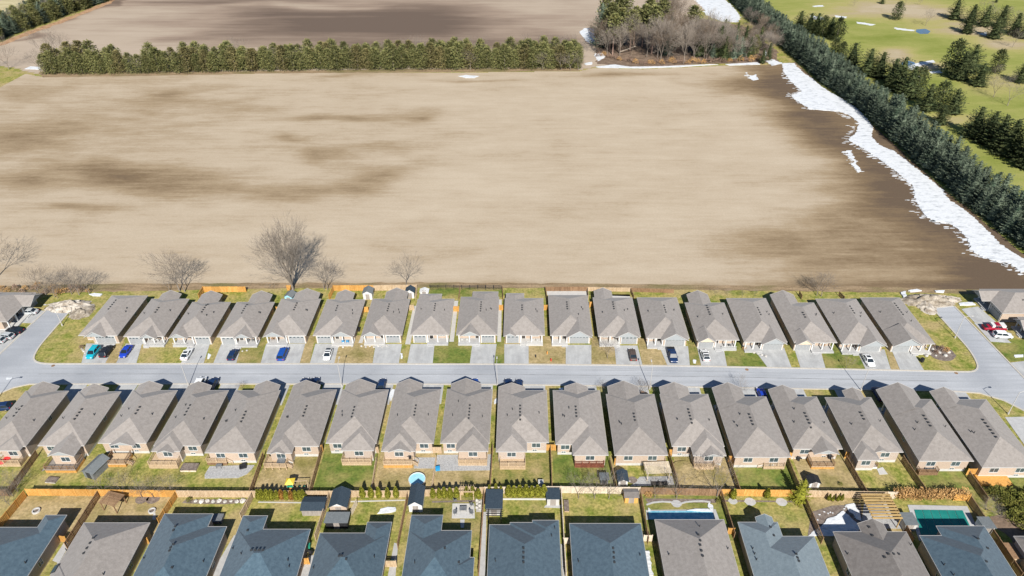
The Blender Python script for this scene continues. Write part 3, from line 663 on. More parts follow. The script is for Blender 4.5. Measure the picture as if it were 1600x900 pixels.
    window(root, W/2-ov, L*.6, ez-1.7, 1.1, 1.0, 'e', 2); window(root, -W/2+ov, L*.45, ez-1.7, 1.1, 1.0, 'w', 2)
    # vents along the ridge on the rear-facing or side slope
    vs = cfg.get('vents', 'e'); rl = random.Random(int(abs(loc[0])*10) + int(loc[1]))
    x = (.5 + rl.random()*.25) * (1 if vs == 'e' else -1); y0 = L*.42 + rl.random()*1.5; n = cfg.get('nv', rl.choice((3,4,4,5)))
    pp = [(W*.33*(1 if rl.random() < .5 else -1), L*.5 + rl.random()*2), (W*.30, L*.58), (W*.2, L*.35+rl.random()*3)]
    add_vents(root, roof, blocks, ez, [(x, y0 + i*1.0) for i in range(n)], pp[:2 + (rl.random() < .5)])
    return root, blocks

# ---- the upper row (fronts face the camera); pixel corners of the front eave, rear eave and what each house shows
def rowA(i, xl, xr, yf, yr, cfg, feat, **kw):
    z = A_EZ; a = G(xl, yf, z); b = G(xr, yf, z); W = b.x - a.x; y0 = a.y; L = GY(yr, z) - y0 if yr else 18
    cfg.setdefault('trim', M['trim'])
    return bungalow(feat, W, L, cfg, ((a.x+b.x)/2, y0, 0), 0, z, M['roof_taupe'], 'bungalows in the row behind the street'), (a.x, b.x, y0, y0+L)
g = 'gable'
GA_L, GA_R = (.03, .47), (.53, .97)
A_HOUSES = [
 (122.5,183,524,462, dict(front=[(.18,.72,0.8,g,0.62)], garage=(.30,.97), vents='w'), 'bungalow at the left end of the far row behind the turquoise and black cars'),
 (193,256,525.5,467, dict(front=[(.42,.84,1.0,g,0.65)], garage=(.02,.44), rear=(.18,.70,2.4,g), rail=1), 'grey-brown bungalow behind the bright blue car, porch gable right of its narrow garage'),
 (265,329,525.5,472, dict(front=[(.0,.46,0.9,g,0.62)], garage=(.55,.98), rear=(.12,.66,3.6,g), rail=1, gw=4), 'grey-brown bungalow behind the white sunroof car, peaked rear wing beside an orange fence'),
 (339,402,526,472, dict(front=[(.42,.88,0.8,g,0.62)], garage=(.03,.42), rear=(.30,.84,3.6,g), vents='w', gw=4), 'grey-brown bungalow behind the dark car parked left of the blue van'),
 (412,478,524,467, dict(front=[(.0,.5,0.8,g,0.60)], garage=(.53,.97), rear=(.30,.92,2.8,g), gw=4.2), 'grey-brown bungalow with the deep blue van on its driveway'),
 (489,553,524,468, dict(front=[(.44,.98,0.7,g,0.60)], garage=(.03,.44), rear=(.20,.66,3.2,g), vents='w', gw=4.2), 'grey-brown bungalow behind the white car with a black roof, two blue chairs on its porch'),
 (565,628,523,467, dict(front=[(.0,.48,0.8,g,0.62)], garage=(.56,.98), rear=(.32,.9,3.4,g), gw=4), 'grey-brown bungalow with an empty driveway and dark stones edging its lawn'),
 (641,702,523,467, dict(front=[], garage=(.02,.42), rear=(.03,.64,2.4,'hip'), gw=4, white_porch=1), 'grey-brown bungalow left of the bright green square lawn, no gable over its porch'),
 (713,777,523,464, dict(front=[(.1,.58,0.6,g,0.58)], garage=(.58,.98), rear=(.30,.97,2.6,'hip'), gw=4), 'grey-brown bungalow right of the bright green square lawn'),
 (787,851,523.5,466, dict(front=[(.0,.30,0.6,g,0.60)], garage=(.0,.40), rear=(.03,.5,2.4,'hip'), vents='w', gw=4, rail=1), 'grey-brown bungalow left of the bare brown front lawn, two pale chairs on its porch'),
 (860,926,524,461, dict(front=[(.38,.98,1.0,g,0.65)], garage=(.42,.97), vents='w'), 'grey-brown bungalow right of the bare brown front lawn, its empty driveway under a grey gable'),
 (935,1001,525,465, dict(front=[(.40,.97,0.8,g,0.60)], garage=(.53,.96), rear=(.05,.5,3.2,g), vents='w', gw=4), 'grey-brown bungalow behind the brown sedan'),
 (1010,1077,528,465, dict(front=[(.34,.97,1.1,g,0.62)], garage=(.42,.97), vents='e'), 'grey-brown bungalow behind the dark pickup truck'),
 (1089,1155,531,473, dict(front=[(.02,.44,1.1,g,0.70)], garage=(.02,.45), rear=(.12,.66,4.0,g), gcol=M['siding_tan'], vents='w', rail=1, gw=4.4), 'grey-brown bungalow with a tan gable behind the white hatchback, peaked wing at its rear'),
 (1163,1230,534,466, dict(front=[(.40,.97,1.1,g,0.62)], garage=(.45,.97)), 'grey-brown bungalow between the two bungalows with tan gables, its driveway empty'),
 (1241,1308,535,473, dict(front=[(.03,.44,1.1,g,0.70)], garage=(.02,.45), rear=(.0,.6,3.8,g), gcol=M['siding_tan'], vents='w', gw=4.4), 'bungalow with a tan gable over an empty driveway, third from the right'),
 (1316,1385,537,467, dict(front=[(.40,.98,1.3,g,0.62)], garage=(.42,.97), vents='e'), 'grey-brown bungalow behind the white saloon near the right end of the far row'),
 (1394,1461,537,465, dict(front=[(.0,.70,1.1,g,0.62)], garage=(.0,.50), vents='e', nv=6), 'grey-brown bungalow at the right end of the far row beside a rounded flower bed'),
]
A_BOX = []
for i, (xl, xr, yf, yr, cfg, lab) in enumerate(A_HOUSES):
    _, bx_ = rowA(i, xl, xr, yf, yr, cfg, lab); A_BOX.append(bx_)

# ---- the middle row (rears face the camera). near y given for the main eave at the rear; corners measured at the far eave
# (xfl, xfr, yfar, ynear, cfg, label)  local x is mirrored because the house is turned round
B_HOUSES = [
 (40,107,611,697, dict(rear=(.06,.55,1.2,'hip'), front=[(.30,.95,1.6,g,.48)]), 'grey-brown house at the left end of the middle row, red things on its deck'),
 (123,189,612,696, dict(rear=(.06,.62,3.0,g), front=[(.35,.95,1.2,g,.48)]), 'house with a wide rear gable over an orange-skirted deck beside a grey shed'),
 (208,277,610,692, dict(reardorm=[(.22,.72,.9,.42)], front=[(.40,.95,1.8,g,.48)]), 'house with a small rear gable over wooden deck stairs, third from left'),
 (290,357,610,696, dict(rear=(.38,.98,1.6,'hip'), front=[(.45,1.0,1.6,g,.5)], reardorm=[(.5,.85,.5,.4)]), 'grey-brown house with a large wood-framed planter box below its rear window'),
 (368,438,610,707, dict(front=[(.05,.6,1.8,g,.5)]), 'grey-brown house behind the grey stone patio with a curved edge'),
 (456,526,609,697, dict(rear=(.50,1.0,1.9,'hip'), front=[(.4,1.0,1.6,g,.5)], reardorm=[(.64,.92,.3,.4)]), 'grey-brown house whose yard holds the yellow and green play set'),
 (535,607,609,692, dict(rear=(.02,.66,2.1,'hip'), front=[(.3,.95,1.8,g,.5)], white=1), 'grey-brown house above the greenest lawn of the middle row'),
 (617,689,608,692, dict(rear=(.34,1.0,2.3,'hip'), front=[(.42,.98,1.9,g,.5)], reardorm=[(.42,.86,.3,.42)]), 'grey-brown house behind the round pale blue pool'),
 (699,769,608,692, dict(rear=(.02,.66,2.3,'hip'), front=[(.25,.92,1.8,g,.5)]), 'grey-brown house behind the wide grey gravel patio'),
 (779,854,610,691, dict(rear=(.42,1.0,2.6,'hip'), front=[(.45,1.0,1.2,g,.42)]), 'grey-brown house left of the one with the dark red deck'),
 (864,937,610,694, dict(rear=(.0,.68,3.0,'hip'), front=[(.25,.75,1.3,g,.46)]), 'grey-brown house with a dark red deck under its rear eave'),
 (947,1022,616,711, dict(front=[(.3,.95,2.6,g,.5)]), 'grey-brown house with a white-slatted pergola and a patio table at its rear'),
 (1031,1106,616,697, dict(rear=(.02,.64,2.6,'hip'), front=[(.38,.98,2.4,g,.48)], reardorm=[(.08,.48,.5,.42)]), 'grey-brown house behind the curved tan planting mound'),
 (1117,1197,620,714, dict(front=[(.42,1.0,3.0,g,.5)]), 'grey-brown house with a long brick rear wall and a small deck at its right'),
 (1205,1276,620,701, dict(rear=None, front=[(.42,1.0,2.4,g,.48)], reardorm=[(.12,.62,1.6,.46)]), 'grey-brown house with a central rear gable over its deck, above the dark dome shed'),
 (1289,1361,621,706, dict(rear=(.55,.98,2.2,'hip'), front=[(.15,.55,2.2,g,.5)], reardorm=[(.30,.58,.2,.42)]), 'grey-brown house with a white-railed deck and a pale slab on the lawn'),
 (1378,1455,624,720, dict(front=[(.22,1.0,3.2,g,.52)]), 'house with a dark recessed rear deck, second from the right end'),
 (1461,1541,624,730, dict(front=[(.52,1.0,2.6,g,.5)], nv=6), 'grey-brown house at the right end of the middle row, orange deck at its rear corner'),
]
B_BOX = []
for i, (xl, xr, yf, yn, cfg, lab) in enumerate(B_HOUSES):
    z = B_EZ; a = G(xl, yf, z); b = G(xr, yf, z); W = b.x - a.x; y1 = a.y; y0 = GY(yn, z)
    cfg.setdefault('garage', (.02, .48)); cfg['vents'] = 'w' if xl < 800 and i % 3 else 'e'
    cfg['brick'] = M['brick'] if i % 3 else M['brick2']
    # far front sits y1; house local -Y = +Y world
    bungalow(lab, W, y1 - y0, cfg, ((a.x+b.x)/2, y1, 0), pi, z, M['roof_taupe'], 'houses in the middle row'); B_BOX.append((a.x, b.x, y0, y1))

# ---- the near row: big roofs whose fronts lie below the frame. blocks in pixels: (xl, xr, y_far, near_depth m or None, open, k)
def near_house(label, roofm, blocks, ez=C_EZ, vents=(), pipes=(), walls=None, skylight=None, trim=None):
    bl = []
    wb = []
    for q in blocks:
        xl, xr, yf, ln = q[:4]; op = q[4] if len(q) > 4 else ''; k = q[5] if len(q) > 5 else .5; ke = q[6] if len(q) > 6 else k; zz = q[7] if len(q) > 7 else 0
        a = G(xl, yf, ez) if not isinstance(xl, tuple) else Vector((G(*xl, ez).x, GY(yf, ez), 0)); b = G(xr, yf, ez) if not isinstance(xr, tuple) else Vector((G(*xr, ez).x, GY(yf, ez), 0))
        wb.append(dict(r=[a.x, a.y - ln, b.x, a.y], open=op, k=k, ke=ke, z=zz))
    ox = (min(b['r'][0] for b in wb) + max(b['r'][2] for b in wb)) / 2; oy = min(b['r'][1] for b in wb)
    for b in wb:
        r = b['r']; b['r'] = (r[0]-ox, r[1]-oy, r[2]-ox, r[3]-oy)
        if 's' in b['open'] and 'S' not in b['open']: b['buried'] = 's'
        b['open'] = b['open'].lower()
    root = thing('house', label, 'house', (ox, oy, 0), 0, 'houses in the near row')
    roof = build_roof(root, wb, ez, roofm, trim)
    wl = MB(); ov = .45
    for i, b in enumerate(wb):
        x0, y0, x1, y1 = b['r']
        if b['z']: continue
        d = .004 * i
        wl.box(x0+ov+d, y0+ov+d, -.1, x1-ov-d, y1-ov-d, ez-.06-d)
    wl.obj('wall', M['brick2'], root)
    for b in wb:
        if 'n' in b['open']: gable_wall(root, b, ez, 'n', .3, M['siding'])
    x0, y0, x1, y1 = wb[0]['r']
    for fx in (.3, .7): window(root, x0 + (x1-x0)*fx, y1-ov, 1.0, 1.6, 1.3, 'n', 2)
    window(root, x0+ov, y0+(y1-y0)*.6, 1.2, 1.2, 1.1, 'w', 2); window(root, x1-ov, y0+(y1-y0)*.6, 1.2, 1.2, 1.1, 'e', 2)
    def rel(px, py):
        z = ez + 2
        for _ in range(8):
            p = G(px, py, z); z = z*.3 + .7*(ez + height_at(wb, p.x-ox, p.y-oy))
        return p.x-ox, p.y-oy
    add_vents(root, roof, wb, ez, [rel(*p) for p in vents], [rel(*p) for p in pipes])
    if skylight:
        x, y = rel(*skylight); h = height_at(wb, x, y); s = .5
        sk = MB().box(-.55,-.8,-.1,.55,.8,.12); o = sk.obj('skylight', M['vent'], root, loc=(x, y, ez+h)); o.rotation_euler = (0, -math.atan(s), 0)
        gl = MB().box(-.45,-.7,.12,.45,.7,.15).obj('pane', M['glass'], o)
    return root, wb
T, Bl = M['roof_taupe'], M['roof_blue']
near_house('dark blue-grey roofed house at the bottom left corner', Bl, [(-60,(104,805),824,16), (71,104,805,6,'s')], pipes=[(40,880)])
near_house('brown-grey roofed house with a skylight in the near row', T, [(131,234,817,20), (90,128,880,8,'e')], vents=[(146,841),(141,849),(136,857),(131,865)], pipes=[(104,860),(162,898)], skylight=(86,889))
near_house('blue-grey roofed house left of the narrow side path, behind the boulder bed', Bl, [((257,803),354,823,17), (257,333,803,10,'s')], vents=[(274,823),(271,829),(271,851),(267,856),(265,861),(269,887)], pipes=[(225,873),(318,878)])
near_house('blue-grey roofed house behind the row of twelve small cedars', Bl, [((380,806),485,827,15.5,'',.62,.5), (380,418,806,9,'s'), (392,424,880,16,'nS',.62)], vents=[(393,860),(399,860),(405,860),(411,860),(387,829)], pipes=[(364,858),(377,866),(450,876),(452,886)])
near_house('blue-grey roofed house behind the brick-fronted garden shed', Bl, [(500,(612,816),833,15.5,'',.62,.5), (574,612,816,9,'s'), (522,556,880,16,'nS',.55)], vents=[(530,869),(534,869),(541,874)], pipes=[(490,888),(585,871)])
near_house('blue-grey roofed house with cross gables behind the fire-table patio', Bl, [((643,805),737,829,15,'',.6,.5), (643,692,805,9,'s',.45), (700,741,871,10,'',.5)], vents=[(695,857),(717,879)], pipes=[(648,880)])
near_house('blue-grey roofed house with a stepped rear eave behind the green lawn with cone cedars', Bl, [(765,(873,813),820,22), (797,(873,813),816.5,8,'s'), (832,873,813,8,'s')], vents=[(818,857),(818,864),(818,872),(818,879)], pipes=[(774,877),(867,826),(862,838)])
near_house('blue-grey roofed house behind the lawn with three bare saplings', Bl, [(890,1001,818,22)], vents=[(958,857),(959,864),(959,872),(960,879)], pipes=[(904,878),(1000,868)])
near_house('brown-grey roofed house beside the covered pool', T, [(1023,1131,812,22), (1090,1128,880,8,'w')], vents=[(1091,836),(1094,845),(1094,852),(1096,861),(1098,869)], pipes=[(1045,867),(1137,858),(1093,823)])
near_house('pale blue-grey roofed house with an angled rear corner', M['roof_blue2'], [((1153,816),1272,838,18), (1153,1215,816,10,'s'), (1180,1206,808,5,'sn',.6)], vents=[(1204,824),(1209,837),(1244,866),(1246,872),(1248,877)], pipes=[(1176,858),(1179,866),(1182,875)])
near_house('brown-grey roofed house right of the snow-covered patio', M['roof_taupe2'], [(1302,1416,831,18), (1340,1380,818,9,'sn',.6)], vents=[(1358,824),(1363,837),(1382,871),(1388,866),(1396,866),(1404,866)], pipes=[(1324,866),(1423,852)])
near_house('blue-grey roofed house beside the teal covered pool', Bl, [(1437,(1538,822),837,18), (1463,1538,822,10,'s')], vents=[(1528,842),(1543,857),(1541,878)], pipes=[(1475,883),(1490,899)])
near_house('small purple-grey roof corner at the right edge beyond the last fence', M['roof_taupe2'], [(1584,1700,838,14)])
# houses at the two side streets
def side_house(label, px, W, L, rz, ez=3.2, front=None, rear=None, gcol=None):
    c = G(*px)
    return bungalow(label, W, L, dict(front=front or [(.05,.5,1.4,'gable',.5)], rear=rear, garage=(.53,.97), gcol=gcol or M['siding']), (c.x, c.y, 0), rz, ez, M['roof_taupe'], 'houses on the side streets')
# ------------------------------------------------------------------ driveways, lawns and paths
def quad(name, px, z, m, thick=None): return sheet(name, [G(*p) for p in px], z, m, thick=thick)
DR = [(127,164,135,181),(181,213,197,222),(282,318,300,328),(333,369,346,378),(391,424,412,476-1),(484,522,493,530),(582,623,587,628),(636,676,642,679),(734,772,738,776),(788,826,788,826),(884,924,884,924),(963,1004,960,996),(1043,1078,1030,1075),(1096,1136,1089,1130),(1200,1237,1176,1225),(1251,1290,1241,1281),(1353,1392,1338,1382),(1407,1444,1393,1425)]
def interpx(pts, x): return float(np.interp(x, [p[0] for p in pts], [p[1] for p in pts]))
KA = [(48,569.2),(500,569.3),(800,570),(950,571.2),(1100,573.2),(1250,576.3),(1400,579.4),(1490,581.5)]
drive_z = .016
for i, (b0, b1, t0, t1) in enumerate(DR):
    yb = interpx(KA, (b0+b1)/2) - .6; yt = float(np.interp(t0, [120, 800, 1100, 1500], [537, 538, 542, 549]))
    if i == 4: b0, b1, t0, t1 = 407, 468, 416, 477
    quad('driveway', [(b0,yb),(b1,yb),(t1,yt),(t0,yt)], drive_z + .05, M['drive'], .1)
LAWN_A = {1:'grass_tan',2:'grass',3:'grass',4:'grass_mix',5:'grass_tan',6:'grass_tan',8:'grass_green',9:'grass_green',10:'grass_tan',11:'grass_tan',12:'grass_tan',13:'grass_mix',14:'grass_green',15:'grass',16:'grass_green',17:'grass_tan'}
for i in range(17):
    b1 = DR[i][1] if i != 4 else 468; t1 = DR[i][3] if i != 4 else 477; b0 = DR[i+1][0] if i != 3 else 407; t0 = DR[i+1][2] if i != 3 else 416
    ya = interpx(KA, b1); yt = float(np.interp(t0, [120, 800, 1100, 1500], [524, 524, 530, 537]))
    quad('lawn', [(b1+.2, ya-.5), (b0-.2, ya-.5), (t0-.2, yt), (t1+.2, yt)], .010, M[LAWN_A.get(i+1, 'grass')])
quad('lawn', [(275,569),(283,569),(298,548),(272,548)], .014, M['grass'])
for q in [((633,538),(641,538),(654,478),(646,478)), ((702,534),(709,534),(716,470),(710,470)), ((777,534),(783,534),(784,468),(778,468)), ((560,536),(566,536),(588,478),(582,478))]:
    quad('side_path', q, .02, M['foundation'], .05)
# rear lawns of the far row
for q, m in (([(670,464),(716,462),(717,452),(672,452)],'grass_green'), ([(719,464),(785,464),(784,453),(720,453)],'grass_green'), ([(855,461),(917,462),(917,452),(854,453)],'snowish'), ([(920,461),(985,463),(984,452),(919,452)],'grass_green'), ([(955,466),(985,466),(984,460),(955,460)],'snowish')):
    quad('lawn' if m != 'snowish' else 'pale_patio', q, .014, M.get(m, M['foundation']))
# middle-row street side: driveways and grass
for i, (x0, x1, y0, y1) in enumerate(B_BOX):
    c = (x0 + x1) / 2; W = x1 - x0; pxc, _ = px_of(c, y1); KB = [(47,599.6),(600,599.5),(800,600.5),(1000,603),(1200,606),(1400,609),(1480,610.2),(1530,613.5)]
    yk = GY(interpx(KB, pxc)) - .3
    sheet('driveway', [(x0+W*.52, y1-1), (x1-.1, y1-1), (x1-.1, yk), (x0+W*.52, yk)], .06, M['drive'], thick=.1)
# rear lawns of the middle row: tint per lot
LB = [(0,60,'grass'),(60,395,'grass'),(398,484,'grass_tan'),(490,578,'grass_green'),(583,674,'grass_tan'),(676,764,'grass_tan'),(770,860,'grass_mix'),(866,960,'grass_green'),(965,1058,'grass'),(1063,1152,'grass_tan'),(1157,1250,'grass_green'),(1257,1350,'grass_tan'),(1356,1446,'grass'),(1450,1534,'grass_green'),(1540,1660,'grass_green')]
for x0, x1, m in LB:
    yb = 762; a = G(x0, yb).x; b = G(x1, yb).x; Y0 = GY(765); Y1 = GY(700)
    sheet('lawn', [(a, Y0), (b, Y0), (b, Y1), (a, Y1)], .01, M[m])
LC = [(45,158,'grass_tan'),(162,277,'grass_tan'),(282,394,'grass'),(400,514,'grass'),(520,638,'grass'),(642,755,'grass_mix'),(762,876,'grass'),(882,998,'grass'),(1003,1124,'grass_green'),(1128,1254,'grass'),(1258,1382,'grass_tan')]
for x0, x1, m in LC:
    a = G(x0, 768).x; b = G(x1, 768).x; Y0 = GY(845); Y1 = GY(775)
    sheet('lawn', [(a, Y0), (b, Y0), (b, Y1), (a, Y1)], .012, M[m])
for q in [((328,900),(345,900),(372,840),(366,836)), ((465,905),(480,905),(490,868),(484,866)), ((606,900),(618,900),(622,850),(616,848)), ((747,900),(758,900),(760,800),(755,800)), ((879,905),(886,905),(883,850),(876,850)), ((82,876),(92,880),(112,845),(100,848))]:
    quad('side_path', q, .03, M['concrete'], .05)
for q in [((1008,862),(1014,862),(1020,900),(1012,900)),]: snow(q, 60, .15, step=.4, amp=.3)
# side streets
for q, m in (([(18,504),(40,483),(72,486),(53,505)],'drive'), ([(-40,545),(-4,513),(44,514),(6,550),(-30,580)],'drive'), ([(1502,483),(1528,479),(1556,503),(1523,504)],'drive'), ([(1522,505),(1545,503),(1580,536),(1548,534)],'drive'), ([(1577,567),(1620,562),(1680,612),(1620,612)],'drive'),
    ([(1570,652),(1660,650),(1700,740),(1604,700)],'concrete')):
    quad('driveway', q, .05, M[m], .08)
quad('lawn', [(1549,534),(1600,531),(1640,560),(1578,565)], .03, M['grass_green']); quad('lawn', [(1490,478),(1502,483),(1528,479),(1520,468),(1486,466)], .02, M['grass'])
side_house('grey-brown house at the left edge beside the left side street', (34,479,3.2), 13.5, 14, pi/2, front=[(.52,.95,2.2,'gable',.55)])
side_house('grey-brown house at the right edge above the red pickup', (1548,470,3.2), 11.5, 16, -pi/2, front=[(.05,.5,2.4,'gable',.6)])
side_house('grey-brown house cut by the right edge behind the white sport utility car', (1606,512,3.2), 9.5, 16, -pi/2, front=[(.1,.6,1.6,'gable',.6)])

# ================================================================== TREES AND SHRUBS
RT = random.Random(11)
def quad_leaf(mb, p, d, wd, ln, rt):
    """one small spray of needles or leaves: a bent kite"""
    d = d.normalized(); s = d.cross(Vector((rt.uniform(-.6,.6), rt.uniform(-.6,.6), 1))); s = s.normalized() if s.length > 1e-3 else Vector((1,0,0))
    b = len(mb.v); u = s.cross(d) * (rt.uniform(-.15, .25) * ln)
    mb.v += [tuple(p), tuple(p + d*ln*.5 + s*wd*.5 + u), tuple(p + d*ln), tuple(p + d*ln*.5 - s*wd*.5 + u)]
    mb.f.append((b, b+1, b+2, b+3)); mb.m.append(mb.mi)
def spruce_mesh(name, h, r, seed, m, tiers=15, base=.06, shape=.85, rag=.2):
    rt = random.Random(seed); mb = MB()
    for t in range(tiers):
        f = t / (tiers - 1); z = h * (base + (1 - base) * f * .97); rr = r * (1 - f) ** shape * rt.uniform(.88, 1.1) + .12
        if f < .12: rr *= .8 + f
        nb = max(5, int(15 * (1 - f) + 4)); a0 = rt.random() * 6.28
        for k in range(nb):
            a = a0 + 2*pi*k/nb + rt.uniform(-.2, .2); L = rr * rt.uniform(1 - rag, 1 + rag * .7)
            d = Vector((cos(a), sin(a), -.18 + .55 * f)); n = max(3, int(L / .40)); zz = z + rt.uniform(-.25, .25) * h / tiers * 1.6
            for j in range(n):
                q = (j + .6) / n; p = Vector((cos(a)*L*q, sin(a)*L*q, zz + d.z * L * q + .22 * L * q * q))
                for sgn in (-1, 1):
                    dd = Vector((cos(a + sgn*rt.uniform(.4, 1.1)), sin(a + sgn*rt.uniform(.4, 1.1)), rt.uniform(-.35, .3)))
                    quad_leaf(mb, p, dd, .34 * (1.15 - .4*q) * (h/10)**.5, .72 * (1.2 - .6*q) * (h/10)**.5, rt)
            quad_leaf(mb, Vector((cos(a)*L*.85, sin(a)*L*.85, zz + d.z*L*.85 + .16*L)), d + Vector((0,0,.25)), .3, .7, rt)
    for k in range(8): quad_leaf(mb, Vector((0, 0, h*.93)), Vector((rt.uniform(-.5,.5), rt.uniform(-.5,.5), 1)), .2, .9, rt)
    # dense inner foliage so the crown is not see-through
    for t in range(5):
        z0, z1 = h*(base+.03 + t*.17), h*(base+.03 + (t+1)*.19)
        r0 = r * .62 * (1 - t/5.5); mb.lathe([(r0*rt.uniform(.9,1.1), z0), (r0*.45, z1)], 7)
    return mb.mesh(name, m)
def pine_mesh(name, h, r, seed, m, clumps=70, low=.04, wild=1.0):
    """rounded, billowing crown of needle tufts"""
    rt = random.Random(seed); mb = MB()
    for c in range(clumps):
        f = (c + rt.random()) / clumps; z = h * (low + (1 - low) * f)
        prof = sin(min(1, (f * .92 + .16)) * pi) ** .38 if f > .5 else (.80 + .4 * f)
        a = c * 2.4 + rt.uniform(-.4, .4); rad = r * prof * rt.uniform(.35, .85) * wild; cc = Vector((cos(a)*rad, sin(a)*rad, z - rt.uniform(0, .3)))
        cr = r * rt.uniform(.32, .52) * (1.1 - .22 * f)
        for k in range(26):
            d = Vector((rt.gauss(0, 1), rt.gauss(0, 1), rt.gauss(.25, .8))).normalized(); p = cc + Vector((d.x*cr, d.y*cr, d.z*cr*.55)) * rt.uniform(.35, 1)
            quad_leaf(mb, p, d + Vector((0, 0, .3)), .42 * (h/13)**.5, .8 * (h/13)**.5, rt)
    return mb.mesh(name, m)
def trunk_mesh(name, h, r, m, n=7): return shared(name, lambda: MB().tube((0,0,-.3), (.06*r,0,h*.5), r, r*.65, n).tube((.06*r,0,h*.5), (0,0,h), r*.65, r*.12, n), m)
def bare_mesh(name, h, seed, m, spread=.55, levels=6, r0=None, fork=(2, 3), trunk=.22, lean=(0, 0), sides=4, twig=.012, up=.25, first=None):
    rt = random.Random(seed); tr = MB(); cr = MB(); r0 = r0 or h * .018
    def grow(p, d, L, r, lv):
        mb = tr if lv == 0 else cr; n = sides + 2 if lv == 0 else (sides if lv < 3 else 3)
        seg = 2 if lv < levels - 1 else 1
        for s_ in range(seg):
            d2 = (d + Vector((rt.uniform(-1,1), rt.uniform(-1,1), rt.uniform(-.3,.6))) * .10 + Vector((0,0,up*.12))).normalized(); q = p + d2 * (L / seg)
            r1 = r * (.82 if lv < levels - 1 else .35); mb.tube(p, q, r, r1, n, cap=lv == 0)
            if 0 < lv < levels - 1 and s_ == 0 and rt.random() < .85: child(q, d2, L*.72, r1*.62, lv + 1, rt.uniform(.5, .9))
            p, d, r = q, d2, r1
        if lv >= levels - 1: return
        k = first if (lv == 0 and first) else rt.choice(fork); a0 = rt.random() * 6.28
        for i in range(k):
            a = a0 + 2*pi*i/k + rt.uniform(-.4, .4); child(p, d, L * rt.uniform(.68, .9) if lv else h*.30*rt.uniform(.8,1.1), r * rt.uniform(.62, .8), lv + 1, spread * rt.uniform(.55, 1.25), a)
    def child(p, d, L, r, lv, ang, a=None):
        a = rt.random() * 6.28 if a is None else a
        x = d.cross(Vector((.2, .9, .1))).normalized(); y = d.cross(x); nd = (d * cos(ang) + (x * cos(a) + y * sin(a)) * sin(ang)).normalized()
        grow(p, nd, L, max(r, twig), lv)
    grow(Vector((0, 0, -.2)), Vector((lean[0], lean[1], 1)).normalized(), h * trunk, r0, 0)
    return tr.mesh(name + '_trunk', m), cr.mesh(name + '_crown', m)
def shrub_mesh(name, w, d, h, seed, m, n=260, leaf=.3, dome=True):
    rt = random.Random(seed); mb = MB()
    for k in range(n):
        a = rt.random()*6.28; q = sqrt(rt.random()); z = h * (1 - q*q*.75) * rt.uniform(.45, 1) if dome else h * rt.uniform(.1, 1)
        p = Vector((cos(a)*q*w/2, sin(a)*q*d/2, z)); quad_leaf(mb, p, Vector((rt.gauss(0,.6), rt.gauss(0,.6), rt.uniform(.2, 1))), leaf*.6, leaf*1.4, rt)
    return mb.mesh(name, m)
def cedar_mesh(name, h, r, seed, m):
    rt = random.Random(seed); mb = MB()
    prof = [(0,.15),(.75,.55),(1,.95),(.93,.25*h+.6),(.70,h*.6),(.38,h*.82),(.05,h)]
    mb.lathe([(r*.85*a, z) for a, z in prof], 9)
    for k in range(330):
        t = rt.random() ** .9; z = .12 + t*(h-.15); rr = r * float(np.interp(z, [q[1] for q in prof], [q[0] for q in prof])); a = rt.random()*6.28
        quad_leaf(mb, Vector((cos(a)*rr*.84, sin(a)*rr*.84, z)), Vector((cos(a)*.5, sin(a)*.5, 1)), .16, .42, rt)
    return mb.mesh(name, m)
def tree(name, label, cat, group, x, y, crown, trunk, sc=1.0, rz=0.0, z=0.0):
    t = thing(name, label, cat, (x, y, z), rz, group); t.scale = sc if hasattr(sc, '__len__') else (sc, sc, sc)
    O('crown', crown, t); O('trunk', trunk, t); return t
def taper(me, name, m): return me
SP = [spruce_mesh('spruce_crown', 10, 3.6, 100 + i, M['spruce'], tiers=12, rag=.34, shape=.5) for i in range(4)]
SG = [spruce_mesh('conifer_crown', 10, 3.7, 200 + i, M['spruce_green'], tiers=13, rag=.34, shape=.42, base=.05) for i in range(4)]
PN = [pine_mesh('pine_crown', 13, 3.9, 300 + i, M['pine'] if i < 4 else M['pine_brown']) for i in range(6)]
PD = [pine_mesh('round_conifer_crown', 13, 4.3, 340 + i, M['spruce_green'], clumps=66, low=.05) for i in range(3)]
PT_ = [pine_mesh('tall_pine_crown', 20, 3.2, 320 + i, M['pine'], clumps=40, low=.5) for i in range(3)]
TK = trunk_mesh('conifer_trunk', 9.2, .22, M['bark']); TKP = trunk_mesh('tall_pine_trunk', 18.5, .30, M['bark_red']); TKM = trunk_mesh('pine_trunk', 12, .24, M['bark'])
BT = [bare_mesh('bare_tree', 10, 400 + i, M['bark'], spread=.5, levels=6, r0=.17, twig=.018) for i in range(4)]
BW = [bare_mesh('woodland_tree', 14, 420 + i, (M['bark_wood'], M['bark'], M['bark_wood'], M['bark_pale'])[i], spread=.40, levels=7, r0=.19, trunk=.24, twig=.028) for i in range(4)]
def along(px, step, n0=0.0):
    """points every 'step' metres along a ground polyline given in survey coordinates"""
    P = [G(*p).xy for p in px]; out = []; d = n0
    for a, b in zip(P, P[1:]):
        L = (b - a).length; u = (b - a) / L
        while d < L: out.append((a + u * d, u)); d += step
        d -= L
    return out
